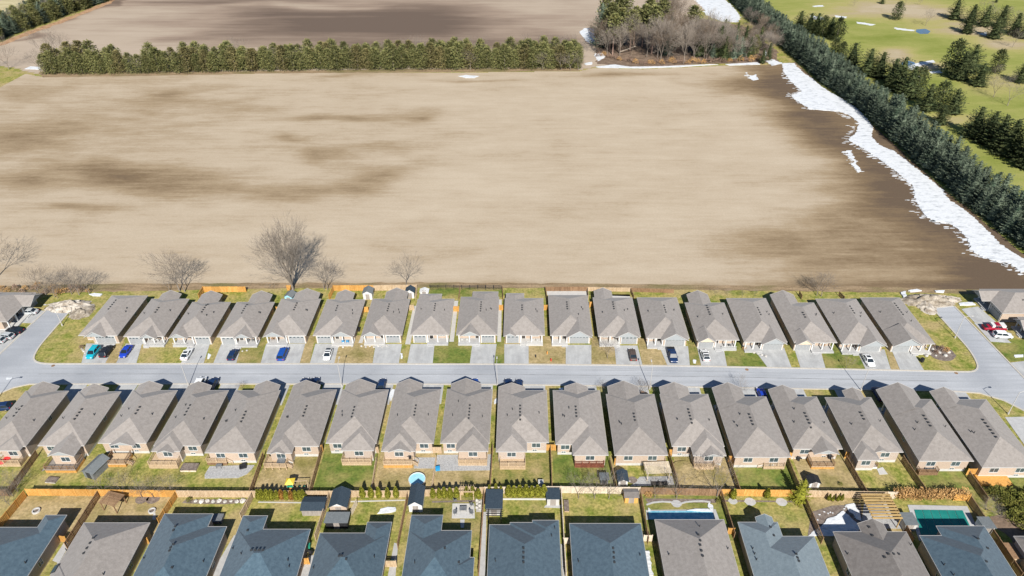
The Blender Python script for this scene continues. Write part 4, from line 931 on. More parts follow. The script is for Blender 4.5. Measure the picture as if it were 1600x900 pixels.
# windbreak of spruces between the field and the golf course: three staggered rows
HB = [(1122,-14),(1145,8),(1168,32),(1243,95),(1284,133),(1342,175),(1392,222),(1422,250),(1477,297),(1514,328),(1607,402),(1680,462)]
hedge = []
for row, (off, st) in enumerate(((3.4, 4.5), (8.8, 4.8), (14.0, 5.2))):
    for p, u in along(HB, st, row * 1.7):
        nr = Vector((u.y, -u.x)); 
        if nr.x < 0: nr = -nr
        q = p + nr * (off + RT.uniform(-.7, .7)) + u * RT.uniform(-.6, .6)
        hedge.append((q, row))
def sec_label(q, row):
    px, py = px_of(q.x, q.y); w_ = ('field-side', 'middle', 'golf-side')[row]
    sec = 'beyond the mixed wood' if py < 60 else 'beside the top of the snow strip' if py < 150 else 'beside the bulging middle of the snow' if py < 230 else 'beside the narrow lower snow strip' if py < 330 else 'near the right edge of the frame'
    return 'blue-green spruce in the %s row of the windbreak, %s' % (w_, sec)
for q, row in hedge:
    s = RT.uniform(.90, 1.2) * (1 if row < 2 else .9)
    tree('spruce_tree', sec_label(q, row), 'tree', 'spruces of the diagonal windbreak', q.x, q.y, RT.choice(SP), TK, (s*1.05, s*1.05, s*RT.uniform(.88, 1.1)), RT.random()*6.28)
# pine belt between the two fields
for row, (ys, st) in enumerate(((0, 4.9), (-4.6, 5.0), (-9.5, 6.0))):
    for p, u in along([(73,115),(200,114.5),(400,110.5),(560,108),(760,107.5),(908,106)], st, row*1.5):
        q = p + Vector((RT.uniform(-.8,.8), -ys + RT.uniform(-.8,.8)))
        pxq, _ = px_of(q.x, q.y)
        if row > 0 and (190 < pxq < 225) : continue
        if row and RT.random() < .12: continue
        s = RT.uniform(.66, 1.0) * (1.04 if 70 < pxq < 160 or pxq > 550 else .97)
        br = RT.random() < .16
        tree('pine_tree', ('yellow-brown tinged pine' if br else 'rounded green pine') + (', front rank of the belt' if not row else ', rear ranks of the belt') + (', near its left tip' if pxq < 190 else ', left third' if pxq < 400 else ', middle' if pxq < 650 else ', right end beside the gap'), 'tree', 'pines between the two fields', q.x, q.y, RT.choice(PN[4:] if br else PN[:4]), TKM, (s*RT.uniform(1.0,1.3), s*RT.uniform(1.0,1.25), s*1.02), RT.random()*6.28)
# leafless trees poking out behind the belt
for px, h, lab in ((378, 11, 0), (600, 9, 0), (640, 11, 0), (655, 11, 0), (668, 9, 0), (720, 10, 0), (733, 11, 0), (750, 10, 0), (790, 9, 0), (830, 11, 0), (850, 12, 0), (868, 12, 0), (885, 12, 0), (898, 11, 0), (80, 13, 0), (100, 14, 0), (735, 9, 1), (848, 8, 1), (891, 8, 1), (903, 7, 1), (877, 8, 1)):
    p = G(px, 106 if not lab else 109.5); y = p.y + (13 if not lab else 0); c, t = RT.choice(BT[:4])
    tree('bare_tree', 'leafless reddish tree standing among the pines of the belt', 'tree', 'leafless trees in the pine belt', p.x * (y / p.y), y, c, t, h/10 * 1.1, RT.random()*6.28)
# far-left wood
for row in range(4):
    for p, u in along([(-40,78),(0,66),(34,51),(100,27),(172,2),(230,-22)], 6.2, row*2.1):
        nr = Vector((-u.y, u.x)); q = p + nr * (4 + row*5.5 + RT.uniform(-1,1))
        c = RT.choice(SP + PN[:3] + PN[5:]) if RT.random() < .82 else None
        s = RT.uniform(.95, 1.25)
        if c is None: cc, t = RT.choice(BT); tree('bare_tree', 'leafless tree in the dark wood at the upper left corner', 'tree', 'trees of the far-left wood', q.x, q.y, cc, t, 1.15, RT.random()*6.28)
        else: tree('conifer_tree', 'dark conifer in the upper left wood, ' + ('front rank facing the brown field' if row == 0 else 'inner ranks' if row < 3 else 'rank facing the pale stubble field'), 'tree', 'trees of the far-left wood', q.x, q.y, c, TK, (s*1.1, s*1.1, s*(1.0 if c in SP else .8)), RT.random()*6.28)
for px, py, h, lab in ((14,108,12,'round leafless tree at the left edge, left end of the pine belt'), (-6,108,9,'smaller leafless tree cut by the left edge behind the field'), (62,110,9,'thin leafless tree at the left tip of the pine belt beside a snow patch')):
    p = G(px, py); c, t = RT.choice(BT); tree('bare_tree', lab, 'tree', None, p.x, p.y, c, t, h/10 * 1.15, RT.random()*6.28)
# the mixed wood between the belt and the windbreak
for px, py, h, k, lab in ((938,72,23,'s','tallest dark spruce at the left side of the mixed wood'), (952,80,22,'p',None), (968,84,21,'p',None), (984,80,19,'p',None), (962,72,23,'p',None), (1003,74,20,'p',None), (1018,84,22,'p',None), (1016,76,20,'p',None), (944,64,21,'p',None), (990,70,18,'p',None),(972,68,24,'p',None),(957,86,19,'p',None),(1010,68,21,'p',None),(947,70,22,'s','second tall dark spruce at the left side of the wood'),(1064,72,17,'s','dark spruce hidden among bare trees in the wood'), (1045,78,18,'s','dark spruce in the middle of the mixed wood'), (1040,86,15,'s','lower dark spruce in the middle of the mixed wood'), (1112,95,9,'s','small blue-green spruce at the front edge of the mixed wood'),
    (1122,90,17,'g','tall green conifer at the right part of the mixed wood'), (1131,95,13,'g','broad green conifer at the front of the mixed wood'), (1146,94,13,'s','pale blue spruce at the front right of the mixed wood'), (1155,94,12,'s','pale blue spruce, rightmost of the pair at the wood front'), (1139,72,11,'g','green conifer half hidden behind the wood front'), (1150,66,11,'g','green conifer beside the narrow snow field behind the wood'), (1162,78,13,'g','green conifer between the wood and the windbreak'),(1092,88,17,'g','green conifer among bare trees right of the middle of the wood'),(1103,82,16,'s','blue-green spruce right of the middle of the wood'),(1078,76,20,'p',None),(1030,72,22,'p',None),(1128,76,16,'g','tall green conifer behind the front group of the wood'),(1170,90,11,'g','green conifer near the round pine at the wood edge'),(1186,76,12,'g','green conifer against the windbreak beside the wood'), (1178,85,10,'r','round bright green pine right of the mixed wood'), (1191,99,8,'g','small dark conifer at the snow tip right of the wood'), (1200,94,9,'g','green conifer at the corner where the windbreak meets the wood')):
    p = G(px, py); rz = RT.random()*6.28
    if k == 'p': tree('tall_pine', lab or 'tall pine with a bare reddish trunk in the mixed wood', 'tree', None if lab else 'tall pines of the mixed wood', p.x, p.y, RT.choice(PT_), TKP, (h/20*1.45, h/20*1.45, h/20*1.16), rz)
    elif k == 'r': tree('pine_tree', lab, 'tree', None, p.x, p.y, PN[1], TKM, h/13, rz)
    else: tree('conifer_tree', lab, 'tree', None, p.x, p.y, RT.choice(SP if k == 's' else SG), TK, (h/13, h/13, h/10), rz)
for k in range(120):
    t = RT.random(); px = 932 + t*275; py = RT.uniform(40 if px > 1000 else 60, float(np.interp(px, [930, 1000, 1100, 1210], [84, 101, 99, 88])))
    if 1075 < px < 1165 and py < 72: continue
    if px < 1020 and RT.random() < .65: continue
    h = float(np.interp(px, [930, 1000, 1090, 1130, 1170, 1210], [14, 16, 19, 13, 9, 9])) * RT.uniform(.75, 1.1)
    p = G(px, py); c, tk = RT.choice(BW); tree('bare_tree', 'leafless tree in the mixed wood, ' + ('left part under the pines' if px < 1010 else 'middle part' if px < 1100 else 'right part before the spruces') + (', front edge' if py > 85 else ', further back'), 'tree', 'leafless trees of the mixed wood', p.x, p.y, c, tk, h/14, RT.random()*6.28)
sm = [shrub_mesh('brush_clump', 5, 3, 3.0, 500+i, M['shrub_brown'] if i % 2 else M['shrub_orange'], 150, .45) for i in range(4)]
for k in range(34):
    px = 935 + k*8.2; p = G(px, float(np.interp(px, [930, 1000, 1100, 1210], [88, 102.5, 100, 95])) - RT.random()*3)
    tag(O('bush', RT.choice(sm), None, (p.x, p.y, 0), RT.random()*6, RT.uniform(.7, 1.15)), 'low tawny brush along the front edge of the mixed wood', 'bush', 'brush at the foot of the mixed wood')
t = thing('fallen_log', 'pale fallen trunk leaning in the front of the mixed wood', 'log', tuple(G(968, 84))); MB().tube((0,0,1),(9,2,3.6),.32,.2,8).obj('trunk', M['bark_pale'], t); MB().tube((8,1.7,3.4),(9.5,2.6,5),.1,.05,5).obj('branch', M['bark_pale'], t)
# golf-course trees
GT = [(1400,31,24,'g','lone round conifer on the tan rough near the top of the golf course'),(1378,6,9,'g','small conifer cut by the top edge above the golf course'),(1490,30,26,'g','conifer left of the grey bare trees on the far golf course'),(1516,36,24,'g','yellowish conifer in front of the far bare tree group'),(1510,52,26,'g','conifer with a long shadow below the far tree group'),(1537,41,27,'s','dark conifer in the middle of the far golf tree group'),(1552,60,28,'s','rounded conifer beside a snow patch on the golf course'),(1562,42,28,'g','conifer behind the rounded conifer on the golf course'),(1583,54,28,'s','dark conifer pair member near the right edge of the golf course'),(1598,60,24,'g','conifer cut by the right edge of the frame, far golf course'),(1556,4,6,'g','tiny far conifer at the top right'),
 (1248,46,24,'g','leftmost conifer of the far row beside the windbreak'),(1263,52,26,'g','second conifer of the far row beside the windbreak'),(1274,53,27,'g','third conifer of the far row beside the windbreak'),(1284,57,27,'g','fourth conifer of the far row beside the windbreak'),(1296,58,26,'g','fifth conifer of the far row beside the windbreak'),(1306,64,31,'s','dark broad conifer at the right end of the far row'),
 (1302,88,24,'g','left conifer of the cluster just below the far row'),(1313,93,24,'g','middle conifer of the cluster just below the far row'),(1328,107,34,'s','tall dark conifer at the front of that cluster'),(1353,118,36,'g','conifer left of the snow-edged pond'),(1372,121,34,'g','conifer second left of the snow-edged pond'),(1392,130,33,'g','conifer at the near side of the pond, left one'),(1403,138,42,'g','conifer at the near side of the pond, tallest one'),(1418,152,42,'s','dark conifer in the clump below the pond'),(1430,148,38,'g','conifer at the right side of the clump below the pond'),(1396,140,34,'s','shaded conifer behind the windbreak below the pond'),
 (1446,172,36,'g','left conifer of the trio right of the windbreak'),(1465,172,40,'g','tallest conifer of the trio right of the windbreak'),(1487,177,34,'g','round conifer with a pale trunk, right of the trio'),(1468,194,27,'s','small dark spruce below the trio'),(1484,118,48,'g','tall left conifer of the large group right of the pond'),(1498,124,38,'g','front conifer of the large group right of the pond'),(1514,112,36,'g','right conifer of the large group right of the pond'),(1528,134,31,'g','yellow-green conifer right of the large group'),(1554,114,32,'g','conifer with a leaning crown near the right edge'),(1592,129,27,'s','round dark conifer at the right edge, mid golf course'),
 (1520,214,42,'g','leftmost conifer of the nearest golf clump'),(1538,224,40,'g','second conifer of the nearest golf clump'),(1556,232,46,'g','third conifer of the nearest golf clump'),(1572,242,50,'g','fourth conifer of the nearest golf clump'),(1592,250,50,'s','dark conifer of the nearest golf clump at the right edge'),(1604,262,50,'g','conifer of the nearest golf clump cut by the right edge'),(1545,212,34,'s','small dark conifer behind the nearest golf clump')]
for px, py, hp, k, lab in GT:
    p = G(px, py); s = scale_at(py) * .93; h = hp / s
    tree('conifer_tree', lab, 'tree', 'conifers on the golf course', p.x, p.y, *( (RT.choice(SG), TK, (h/10*1.35, h/10*1.35, h/10*1.04)) if RT.random() < .6 else (RT.choice(PD), TKM, (h/13*1.15, h/13*1.15, h/13*1.02)) ), RT.random()*6.28)
for px, py, hp, lab in ((1446,40,20,'small bare tree on the tan rough near the top of the golf course'),(1537,26,22,'grey bare tree behind the far golf tree group'),(1550,36,20,'second grey bare tree behind the far golf tree group'),(1572,32,18,'bare tree behind the rounded conifer'),(1587,42,20,'reddish bare tree near the right edge'),(1415,6,8,'far bare bush at the top edge'),(1437,8,8,'far bare bush right of the first at the top edge'),(1582,74,22,'bare tree on the tan rough at the right edge'),(1552,152,28,'left one of the two bare trees with long shadows'),(1574,165,34,'right one of the two bare trees with long shadows'),(1556,122,18,'reddish bare tree in front of the leaning conifer'),(1334,10,8,'thin far bare tree above the golf course')):
    p = G(px, py); h = hp / (scale_at(py) * .93); c, t = RT.choice(BT); tree('bare_tree', lab, 'tree', 'bare trees on the golf course', p.x, p.y, c, t, h/10 * 1.1, RT.random()*6.28)
# bare trees along the rear of the far row
M['bark_big'] = mat('bark_big', (.15,.125,.10), (.30,.26,.22), 1.5, (1,1,.3), rough=.95)
BIG = bare_mesh('great_bare_tree', 19, 777, M['bark_big'], spread=.40, levels=7, r0=.60, trunk=.10, twig=.030, first=8, up=.12)
def bare_at(px, py, h, lab, me=None, base=10, sc=1.15, rz=None, nm='bare_tree'):
    p = G(px, py); c, t = me or RT.choice(BT); return tree(nm, lab, 'tree', None, p.x, p.y, c, t, h/base*sc, RT.random()*6.28 if rz is None else rz)
t = bare_at(458, 453, 20.0, 'great wide-spreading leafless tree behind the far row of houses', BIG, 19, 1.0, .5); t.scale = (.74, .74, 1.02)
bare_at(507, 452, 9, 'slender leafless tree just right of the great tree'); bare_at(512, 453, 8, 'dark thin leafless tree beside the slender one')
bare_at(635, 446, 8.5, 'small leafless tree behind the shed with a navy roof')
bare_at(289, 456, 11, 'dark leafless tree leaning right behind the third house', BT[1], 10, 1.0); bare_at(281, 455, 11.5, 'pale leafless tree behind the third house'); bare_at(265, 455, 6, 'thin small sapling left of the pale leafless tree')
bare_at(-3, 432, 12, 'dark leafless tree leaning in from the left edge', BT[2], 10, 1.15)
for px, py, h, lab in ((63,464,8,'pale leafless tree left of the dirt mound'),(72,461,7,'low leafless tree behind the pale one'),(86,464,6,'small sapling left of the mound'),(90,466,5,'smallest sapling left of the mound'),(124,461,7.5,'dark twiggy tree right behind the dirt mound'),(140,460,7,'leafless tree right of the mound'),(112,460,7,'low twiggy tree behind the mound'),(1283,463,7,'slim leafless tree behind the second tan-gabled house from the right'),(1276,462,6,'dark leafless tree left of that slim tree')):
    bare_at(px, py, h, lab)
for k in range(16):
    px = -5 + k*9.5 + RT.uniform(-3,3); p = G(px, RT.uniform(447, 460)); tag(O('bush', RT.choice(sm), None, (p.x, p.y, 0), RT.random()*6, RT.uniform(.35, .7)), 'low brown brush on the field edge behind the dirt mound', 'bush', 'brush behind the dirt mound')
for i, (px, py, h) in enumerate(((1118,462,2.2),(1137,462,2.2),(1160,463,2.2),(1179,463,2.2))):
    bare_at(px, py, h, ORD[i] + ' of four tiny staked saplings behind the far row, counted from the left', BT[i], 10, 1.0)
# ornamental
CD = [cedar_mesh('cedar_crown', 3.0, .62, 600+i, M['cedar_leaf']) for i in range(3)]; CDB = cedar_mesh('cedar_crown', 2.6, .55, 610, M['cedar_brown']); CTK = trunk_mesh('cedar_trunk', 1.2, .07, M['bark'])
def cedars(pts, label, group, h=2.6, wid=1.0):
    for i, q in enumerate(pts):
        px, py = q[:2]; br = len(q) > 2 and q[2] == 'b'; s = h/3.0 * RT.uniform(.9, 1.06); p = G(px, py)
        l = label + (' gone orange-brown' if br else ''); 
        if len(pts) <= 5: l = ORD[i] + ' from the left: ' + label
        t = tree('cedar_shrub', l, 'shrub', group, p.x, p.y, CDB if br else RT.choice(CD), CTK, (s*wid, s*wid, s), RT.random()*6.28)
cedars([(406,782),(412,782.5),(420,783),(427,783),(435,782.5),(442,782,'b'),(449,782.5),(457,782.5,'b'),(464,783),(471,783),(476,782)], 'small clipped cedar along the fence left of the dark shed', 'cedars left of the dark shed', 3.1, .95)
cedars([(567.5,780),(581,780),(593,780),(607,780),(620,779.5)], 'cone cedar along the fence right of the brick-fronted shed', 'cedars right of the brick-fronted shed', 3.2, .9)
cedars([(677,780),(687,780),(695,780),(704,780),(714,779),(730,778),(739,778),(748,781)], 'cone cedar along the fence behind the fire-table patio', 'cedars behind the fire-table patio', 3.2, .95)
cedars([(765,772),(775,772),(783,774)], 'cedar behind the long dark shed', 'cedars behind the long dark shed', 2.8, .9)
cedars([(795,777.5),(803,778),(812,778),(822,778),(831,778),(840,778),(849.5,777.5)], 'pointed cone cedar in the row along the pale stone edging', 'cone cedars along the pale stone edging', 3.5, 1.12)
cedars([(1144.5,781),(1197,779.5)], 'cone cedar against the yellow fence', 'cedars at the yellow fence', 3.2, 1.0)
cedars([(1294,783),(1300,784),(1308,784),(1314,783)], 'small dark cedar beside the snow-covered patio', 'small cedars beside the snowy patio', 1.9, .9)
p = G(1248, 783); tree('spruce_tree', 'young spiky spruce growing over the fence corner near the dark dome shed', 'tree', None, p.x, p.y, spruce_mesh('young_spruce_crown', 10, 3.4, 650, M['cedar_leaf'], tiers=8, rag=.5), TK, .62, 1)
for px, py, h, lab in ((904,779,5,'left of three bare saplings in the near lawn'),(929,779,5.2,'middle of three bare saplings in the near lawn'),(951,779.5,5.2,'right of three bare saplings in the near lawn'),(1057,779,5.5,'bare reddish shrub tree behind the winding stone edging'),(1120,776,7.5,'taller grey bare tree at the fence corner near the covered pool'),(1023,778,4.5,'low bare shrub tree at the left of the winding edging'),
    (165,772,4.5,'bare tree overhanging the wooden pergola'),(193,771,4,'bare shrub right of the wooden pergola'),(222,778,4,'left bare bush in the mulch ring'),(240,778,4,'right bare bush in the mulch ring'),(268,773,4,'bare bush near the third side fence'),(20,775,4.5,'dark reddish thicket at the left edge'),(28,768,4.5,'reddish bare bush by the left fence corner'),(10,785,4,'purple-brown bare bush at the left edge of the near yards'),(17,792,3.5,'lowest bare bush at the left edge')):
    bare_at(px, py, h, lab, None, 10, 1.15, None, 'bare_shrub' if h < 5 else 'bare_tree')
HG = [shrub_mesh('grass_plume', 1.9, 1.6, 2.3, 700+i, M['shrub_orange'], 190, .32, False) for i in range(3)]
for k in range(17):
    px = 1401 + k*6.4; p = G(px, 779 + RT.uniform(-1,1)); tag(O('ornamental_grass', RT.choice(HG), None, (p.x, p.y, 0), RT.random()*6, RT.uniform(.9, 1.1)), 'tall tawny plume grass forming the screen behind the teal pool', 'ornamental grass', 'plume grasses behind the teal pool')
quad_dark = sheet('painted_shade_sheet', rough_poly([(1546,806),(1600,800),(1640,830),(1640,870),(1600,868),(1578,842),(1560,826)], 1, .6, 51), .03, M['litter_and_shade'])  # dark sheet standing in for the tree shade on this yard
GS = [shrub_mesh('hedge_crown', 3, 2.4, 2.6, 720+i, M['shrub_green'], 330, .36) for i in range(3)]
for i, (px, py) in enumerate(((1553,776),(1563,782),(1575,778),(1586,784),(1597,779),(1608,786),(1571,789),(1591,792),(1602,797),(1580,812),(1598,822),(1590,806))):
    p = G(px, py); tag(O('bush', GS[i % 3], None, (p.x, p.y, 0), i, RT.uniform(.9, 1.2)), 'yellow-green evergreen bush in the thicket at the right edge', 'bush', 'evergreen thicket at the right edge')
bare_at(1541, 797, 3.6, 'grey domed leafless shrub left of the evergreen thicket', bare_mesh('domed_shrub', 10, 808, M['bark_pale'], spread=.8, levels=6, r0=.2, trunk=.05, first=9), 10, 1.1, None, 'bare_shrub')
for i, (px, py, m, s, lab) in enumerate(((296,783,'shrub_green',.4,'round green bush in the rock garden behind the blue-roofed house'),(1135,776,'shrub_green',.45,'green shrub at the fence corner beside the cone cedar'),(1122,785,'shrub_green',.35,'small yellow-green bush beside the stone bed'),(1013,775,'shrub_orange',.5,'orange-brown grass tuft in the fence corner, far end of the covered pool yard'),(1447,548,'shrub_yellow',.35,'yellow bush beside the porch of the last house'),(1470,547,'shrub_brown',.55,'dark round shrub in the corner flower bed'),(1478,549,'shrub_orange',.55,'tawny plume grass in the corner flower bed'),(1462,552,'shrub_brown',.4,'low brown shrub at the front of the corner flower bed'),(1458,541,'shrub_brown',.4,'brown shrub at the back of the corner flower bed'),(128,544,'shrub_brown',.4,'brown shrub at the left front corner of the first house'),(1313,758,'shrub_green',.3,'tiny evergreen near the fence by the snowy patio'),(1163,546,'shrub_orange',.4,'orange shrub beside the entry right of the white hatchback'))):
    p = G(px, py); tag(O('bush', shrub_mesh('bush_crown', 3, 3, 2.6, 740+i, M[m], 200, .4), None, (p.x, p.y, 0), i, s), lab, 'bush')

# ================================================================== FENCES
def panel_mesh(nm, m, h=1.85, board=.152):
    def f():
        mb = MB(); n = 16; w_ = 1.0 / n
        for k in range(n):
            y = .018 if k % 2 else -.018; mb.box(k*w_+.004, y-.012, .05, (k+1)*w_-.004, y+.012, h - (.02 if k % 3 else 0))
        mb.box(0, -.05, .35, 1, -.032, .44); mb.box(0, -.05, h-.4, 1, -.032, h-.31); mb.box(0, -.06, h, 1, .06, h+.04)
        return mb
    return shared(nm, f, m)
def post_mesh(nm, m, h=1.95): return shared(nm, lambda: MB().box(-.06,-.06,-.2,.06,.06,h).box(-.08,-.08,h,.08,.08,h+.04), m)
def fence(pts, label, wood='cedar_wood', h=1.85, step=2.4, group='wooden fences between the yards', px=True, skip_first=False):
    P = [G(*p).xy if px else Vector(p) for p in pts]
    root = thing('fence', label, 'fence', (P[0].x, P[0].y, 0), 0, group)
    pm = panel_mesh('fence_panel_%s_%d' % (wood, int(h*100)), M[wood], h); qm = post_mesh('fence_post_%s_%d' % (wood, int(h*100)), M[wood], h+.1)
    first = True
    for a, b in zip(P, P[1:]):
        L = (b-a).length; n = max(1, round(L/step)); an = atan2(b.y-a.y, b.x-a.x)
        for k in range(n):
            p = a.lerp(b, k/n) - P[0]; u = (b-a)/L
            o = O('fence_panel', pm, root, (p.x+u.x*.06, p.y+u.y*.06, RT.uniform(-.02,.02)), an); o.scale = (L/n-.12, 1, 1)
            if not (skip_first and first): O('fence_post', qm, root, (p.x, p.y, 0), an)
            first = False
    e = P[-1]-P[0]; O('fence_post', qm, root, (e.x, e.y, 0))
    return root
def rail_fence(pts, label, m, h=1.3, step=2.2, gap=.14, group=None):
    """metal picket fence: posts and airy picket panels"""
    def f():
        mb = MB(); n = 18
        for k in range(n): mb.box((k+.5)/n-.008, -.01, .08, (k+.5)/n+.008, .01, h)
        mb.box(0,-.015,h-.06,1,.015,h-.02); mb.box(0,-.015,.12,1,.015,.16); return mb
    P = [G(*p).xy for p in pts]; root = thing('metal_fence', label, 'fence', (P[0].x, P[0].y, 0), 0, group); pm = shared('picket_panel', f, M[m]); qm = post_mesh('metal_post', M[m], h+.05)
    for a, b in zip(P, P[1:]):
        L = (b-a).length; n = max(1, round(L/step)); an = atan2(b.y-a.y, b.x-a.x)
        for k in range(n):
            p = a.lerp(b, k/n)-P[0]; o = O('picket_panel', pm, root, (p.x, p.y, 0), an); o.scale = (L/n, 1, 1); O('fence_post', qm, root, (p.x, p.y, 0), an)
    return root
YC = [(45,774.5),(158,775.5),(278,777),(397,777.5),(517,777.5),(639,777),(758,771.5),(876,770.5),(999,772),(1125,775),(1252,776.5),(1383,779)]
cw = ['cedar_wood','cedar_wood','tan_wood','tan_wood','tan_wood','tan_wood','pale_wood','pale_wood','brown_wood','cedar_wood','tan_wood']
cl = ['bright orange fence along the back of the yard with the lone fire pit','orange-brown fence behind the wooden pergola yard','tan fence behind the rock garden','tan fence behind the row of twelve small cedars','tan fence behind the brick-fronted shed','brownish tan fence behind the fire-table patio','pale fence behind the pointed cone cedars','pale smooth fence behind the three bare saplings','brown weathered fence behind the winding stone edging','yellow-orange fence behind the two cone cedars','pale tan fence behind the snow-covered patio']
for i in range(11): fence([YC[i], YC[i+1]], cl[i], cw[i], 2.0, skip_first=i > 0)
fence([(1383,779),(1398,779.5)], 'short pale fence end left of the plume grasses', 'pale_wood', 2.0, skip_first=True)
fence([(1489,782),(1512,783)], 'short yellow fence end right of the plume grasses', 'cedar_wood', 1.8)
fence([(-30,776),(14,775)], 'dark brown fence end behind the left thicket', 'brown_wood', 1.9)
# side fences of the near yards
for a, b, lab, wd in (((43,775.5),(0,828),'orange side fence at the left of the fire pit yard','cedar_wood'),((157,776.5),(106,858),'side fence between the fire pit yard and the pergola yard','brown_wood'),((277,778),(250,820),'side fence between the pergola yard and the rock garden yard','cedar_wood'),((396,779),(378,812),'tan side fence right of the rock garden','tan_wood'),
    ((516,779),(494,845),'side fence right of the small dark shed','tan_wood'),((638,778),(622,858),'side fence left of the cream shed','brown_wood'),((757,773),(748,905),'side fence left of the long dark shed','brown_wood'),((876.5,772),(884,905),'side fence right of the navy garden hut','pale_wood'),((999.5,773.5),(1012,850),'dark side fence left of the covered pool','brown_wood'),
    ((1125.5,776.5),(1146,842),'dark side fence right of the covered pool','brown_wood'),((1252.5,778),(1283,850),'side fence right of the spiky spruce','brown_wood'),((1383.5,780.5),(1424,850),'side fence between the snowy patio and the teal pool','brown_wood'),((1512,784),(1592,905),'long brown fence right of the teal pool','brown_wood')):
    fence([a, b], lab, wd, 1.9, skip_first=True)
# side fences of the middle-row yards
for a, b, lab, wd in (((60,713),(17,774),'brown side fence between the first two yards of the middle row','brown_wood'),((413,716),(392,776),'side fence left of the play set yard','brown_wood'),((504,706),(485,776),'side fence right of the play set yard','brown_wood'),((589,724),(581,776),'side fence right of the greenest lawn','tan_wood'),((682,722),(674.5,776),'side fence right of the round blue pool','tan_wood'),
    ((770,704),(766,771),'dark side fence right of the gravel patio','brown_wood'),((860,706),(862.5,769.5),'dark side fence left of the dark red deck yard','brown_wood'),((952,724),(963,770),'dark side fence right of the dark red deck yard','brown_wood'),((1045,716),(1061,772.5),'side fence right of the slatted pergola','brown_wood'),((1137,722),(1155,774.5),'side fence right of the tan planting mound','brown_wood'),
    ((1229,724),(1250,775),'side fence left of the dark dome shed','brown_wood'),((1320,722),(1352,777),'side fence between the dome shed yard and the pale slab yard','brown_wood'),((1408,721),(1448,780),'side fence right of the yard with the pale slab','brown_wood'),((1511,746),(1540,787),'side fence left of the orange deck','brown_wood')):
    fence([a, b], lab, wd, 1.8)
# gates and short fences between the houses
for a, b, lab, wd in (((220,705),(233,705),'small dark gate fence between the third and fourth middle houses','brown_wood'),((495,705),(505,705),'small orange gate fence left of the greenest lawn house','cedar_wood'),((582,708),(592,708),'small gate fence left of the round pool house','tan_wood'),((674,708),(690,708),'pale gate fence between the pool and gravel patio houses','tan_wood'),((853,704),(868,704),'orange gate fence left of the dark red deck house','cedar_wood'),((960,726),(973,726),'yellow fence at the corner of the slatted pergola yard','cedar_wood'),((1045,712),(1056,712),'orange fence return beside the tan planting mound','cedar_wood'),
    ((1137,722),(1144,722),'short orange fence return right of the planting mound yard','cedar_wood'),((1232,717),(1240,717),'orange fence return left of the dome shed yard','cedar_wood'),((1319,716),(1332,716),'orange fence return right of the central rear gable','cedar_wood'),((1423,722),(1433,722),'fence return left of the dark recessed deck','cedar_wood'),((1509,742),(1522,742),'orange fence return beside the last side fence','cedar_wood'),
    ((91,846),(106,848),'orange gate between the first two near houses','cedar_wood'),((226,850),(234,850),'orange gate right of the second near house','cedar_wood'),((471,882),(484,882),'orange gate right of the fourth near house','cedar_wood'),((600,886),(620,886),'wooden gate with a green bin behind it','tan_wood'),((880,850),(890,850),'pale gate between the two blue-roofed near houses','pale_wood'),((1005,846),(1018,846),'pale gate left of the covered pool house','pale_wood'),((1136,835),(1146,835),'orange fence return right of the covered pool house','cedar_wood'),
    ((433,488),(440,488),'small orange gate behind the dark gap of the far row','cedar_wood'),((569,488),(576,488),'orange gate at the end of the pale side path','cedar_wood'),((640,485),(647,485),'tan gate at the end of the second pale side path','tan_wood'),((709,487),(717,487),'orange gate at the end of the third pale side path','cedar_wood'),((780,485),(786,485),'orange gate at the end of the rightmost pale side path','cedar_wood'),((850,485),(856,485),'orange gate right of the bungalow with two pale chairs','cedar_wood'),((921,480),(927,480),'orange gate in the dark gap before the peaked rear wing','cedar_wood')):
    fence([a, b], lab, wd, 1.8)
# fences at the back of the far row
for pts, lab, wd, h in (([(312,468),(319,456.5),(385,456.5)],'orange fence behind the third bungalow of the far row','cedar_wood',1.9),([(452,470),(456,454),(449,454)],'orange fence corner behind the fifth bungalow','cedar_wood',1.8),([(515,469),(522,454.5),(584,454.5)],'orange fence behind the shed with slate-blue roof','cedar_wood',1.9),([(584,454.5),(652,453.5),(650,470)],'pale tan fence behind the shed with the navy roof','tan_wood',1.9),
    ([(717,471),(719,454)],'brown fence between the two green rear lawns','brown_wood',1.6),([(786,470),(785,454)],'dark fence right of the second green rear lawn','brown_wood',1.6),([(855,474),(852,455),(918,455)],'dark fence behind the pale rear patio','brown_wood',1.5),([(919,468),(918,455),(984,456)],'tan fence behind the rear lawn with small evergreens','tan_wood',1.4),([(990,468),(985,456),(1052,458)],'brown fence behind the thirteenth bungalow','brown_wood',1.3),([(1318,470),(1310,462)],'dark fence piece behind the seventeenth bungalow','brown_wood',1.4),([(1252,468),(1248,461)],'dark fence piece behind the sixteenth bungalow','brown_wood',1.4)):
    fence(pts, lab, wd, h, group='fences behind the far row')
rail_fence([(672,452.5),(784,452.5)], 'black metal picket fence behind the two green rear lawns', 'black', 1.5)
rail_fence([(845,771),(861,771)], 'low black metal railing beside the white box in the corner of a lawn', 'white', 1.0)

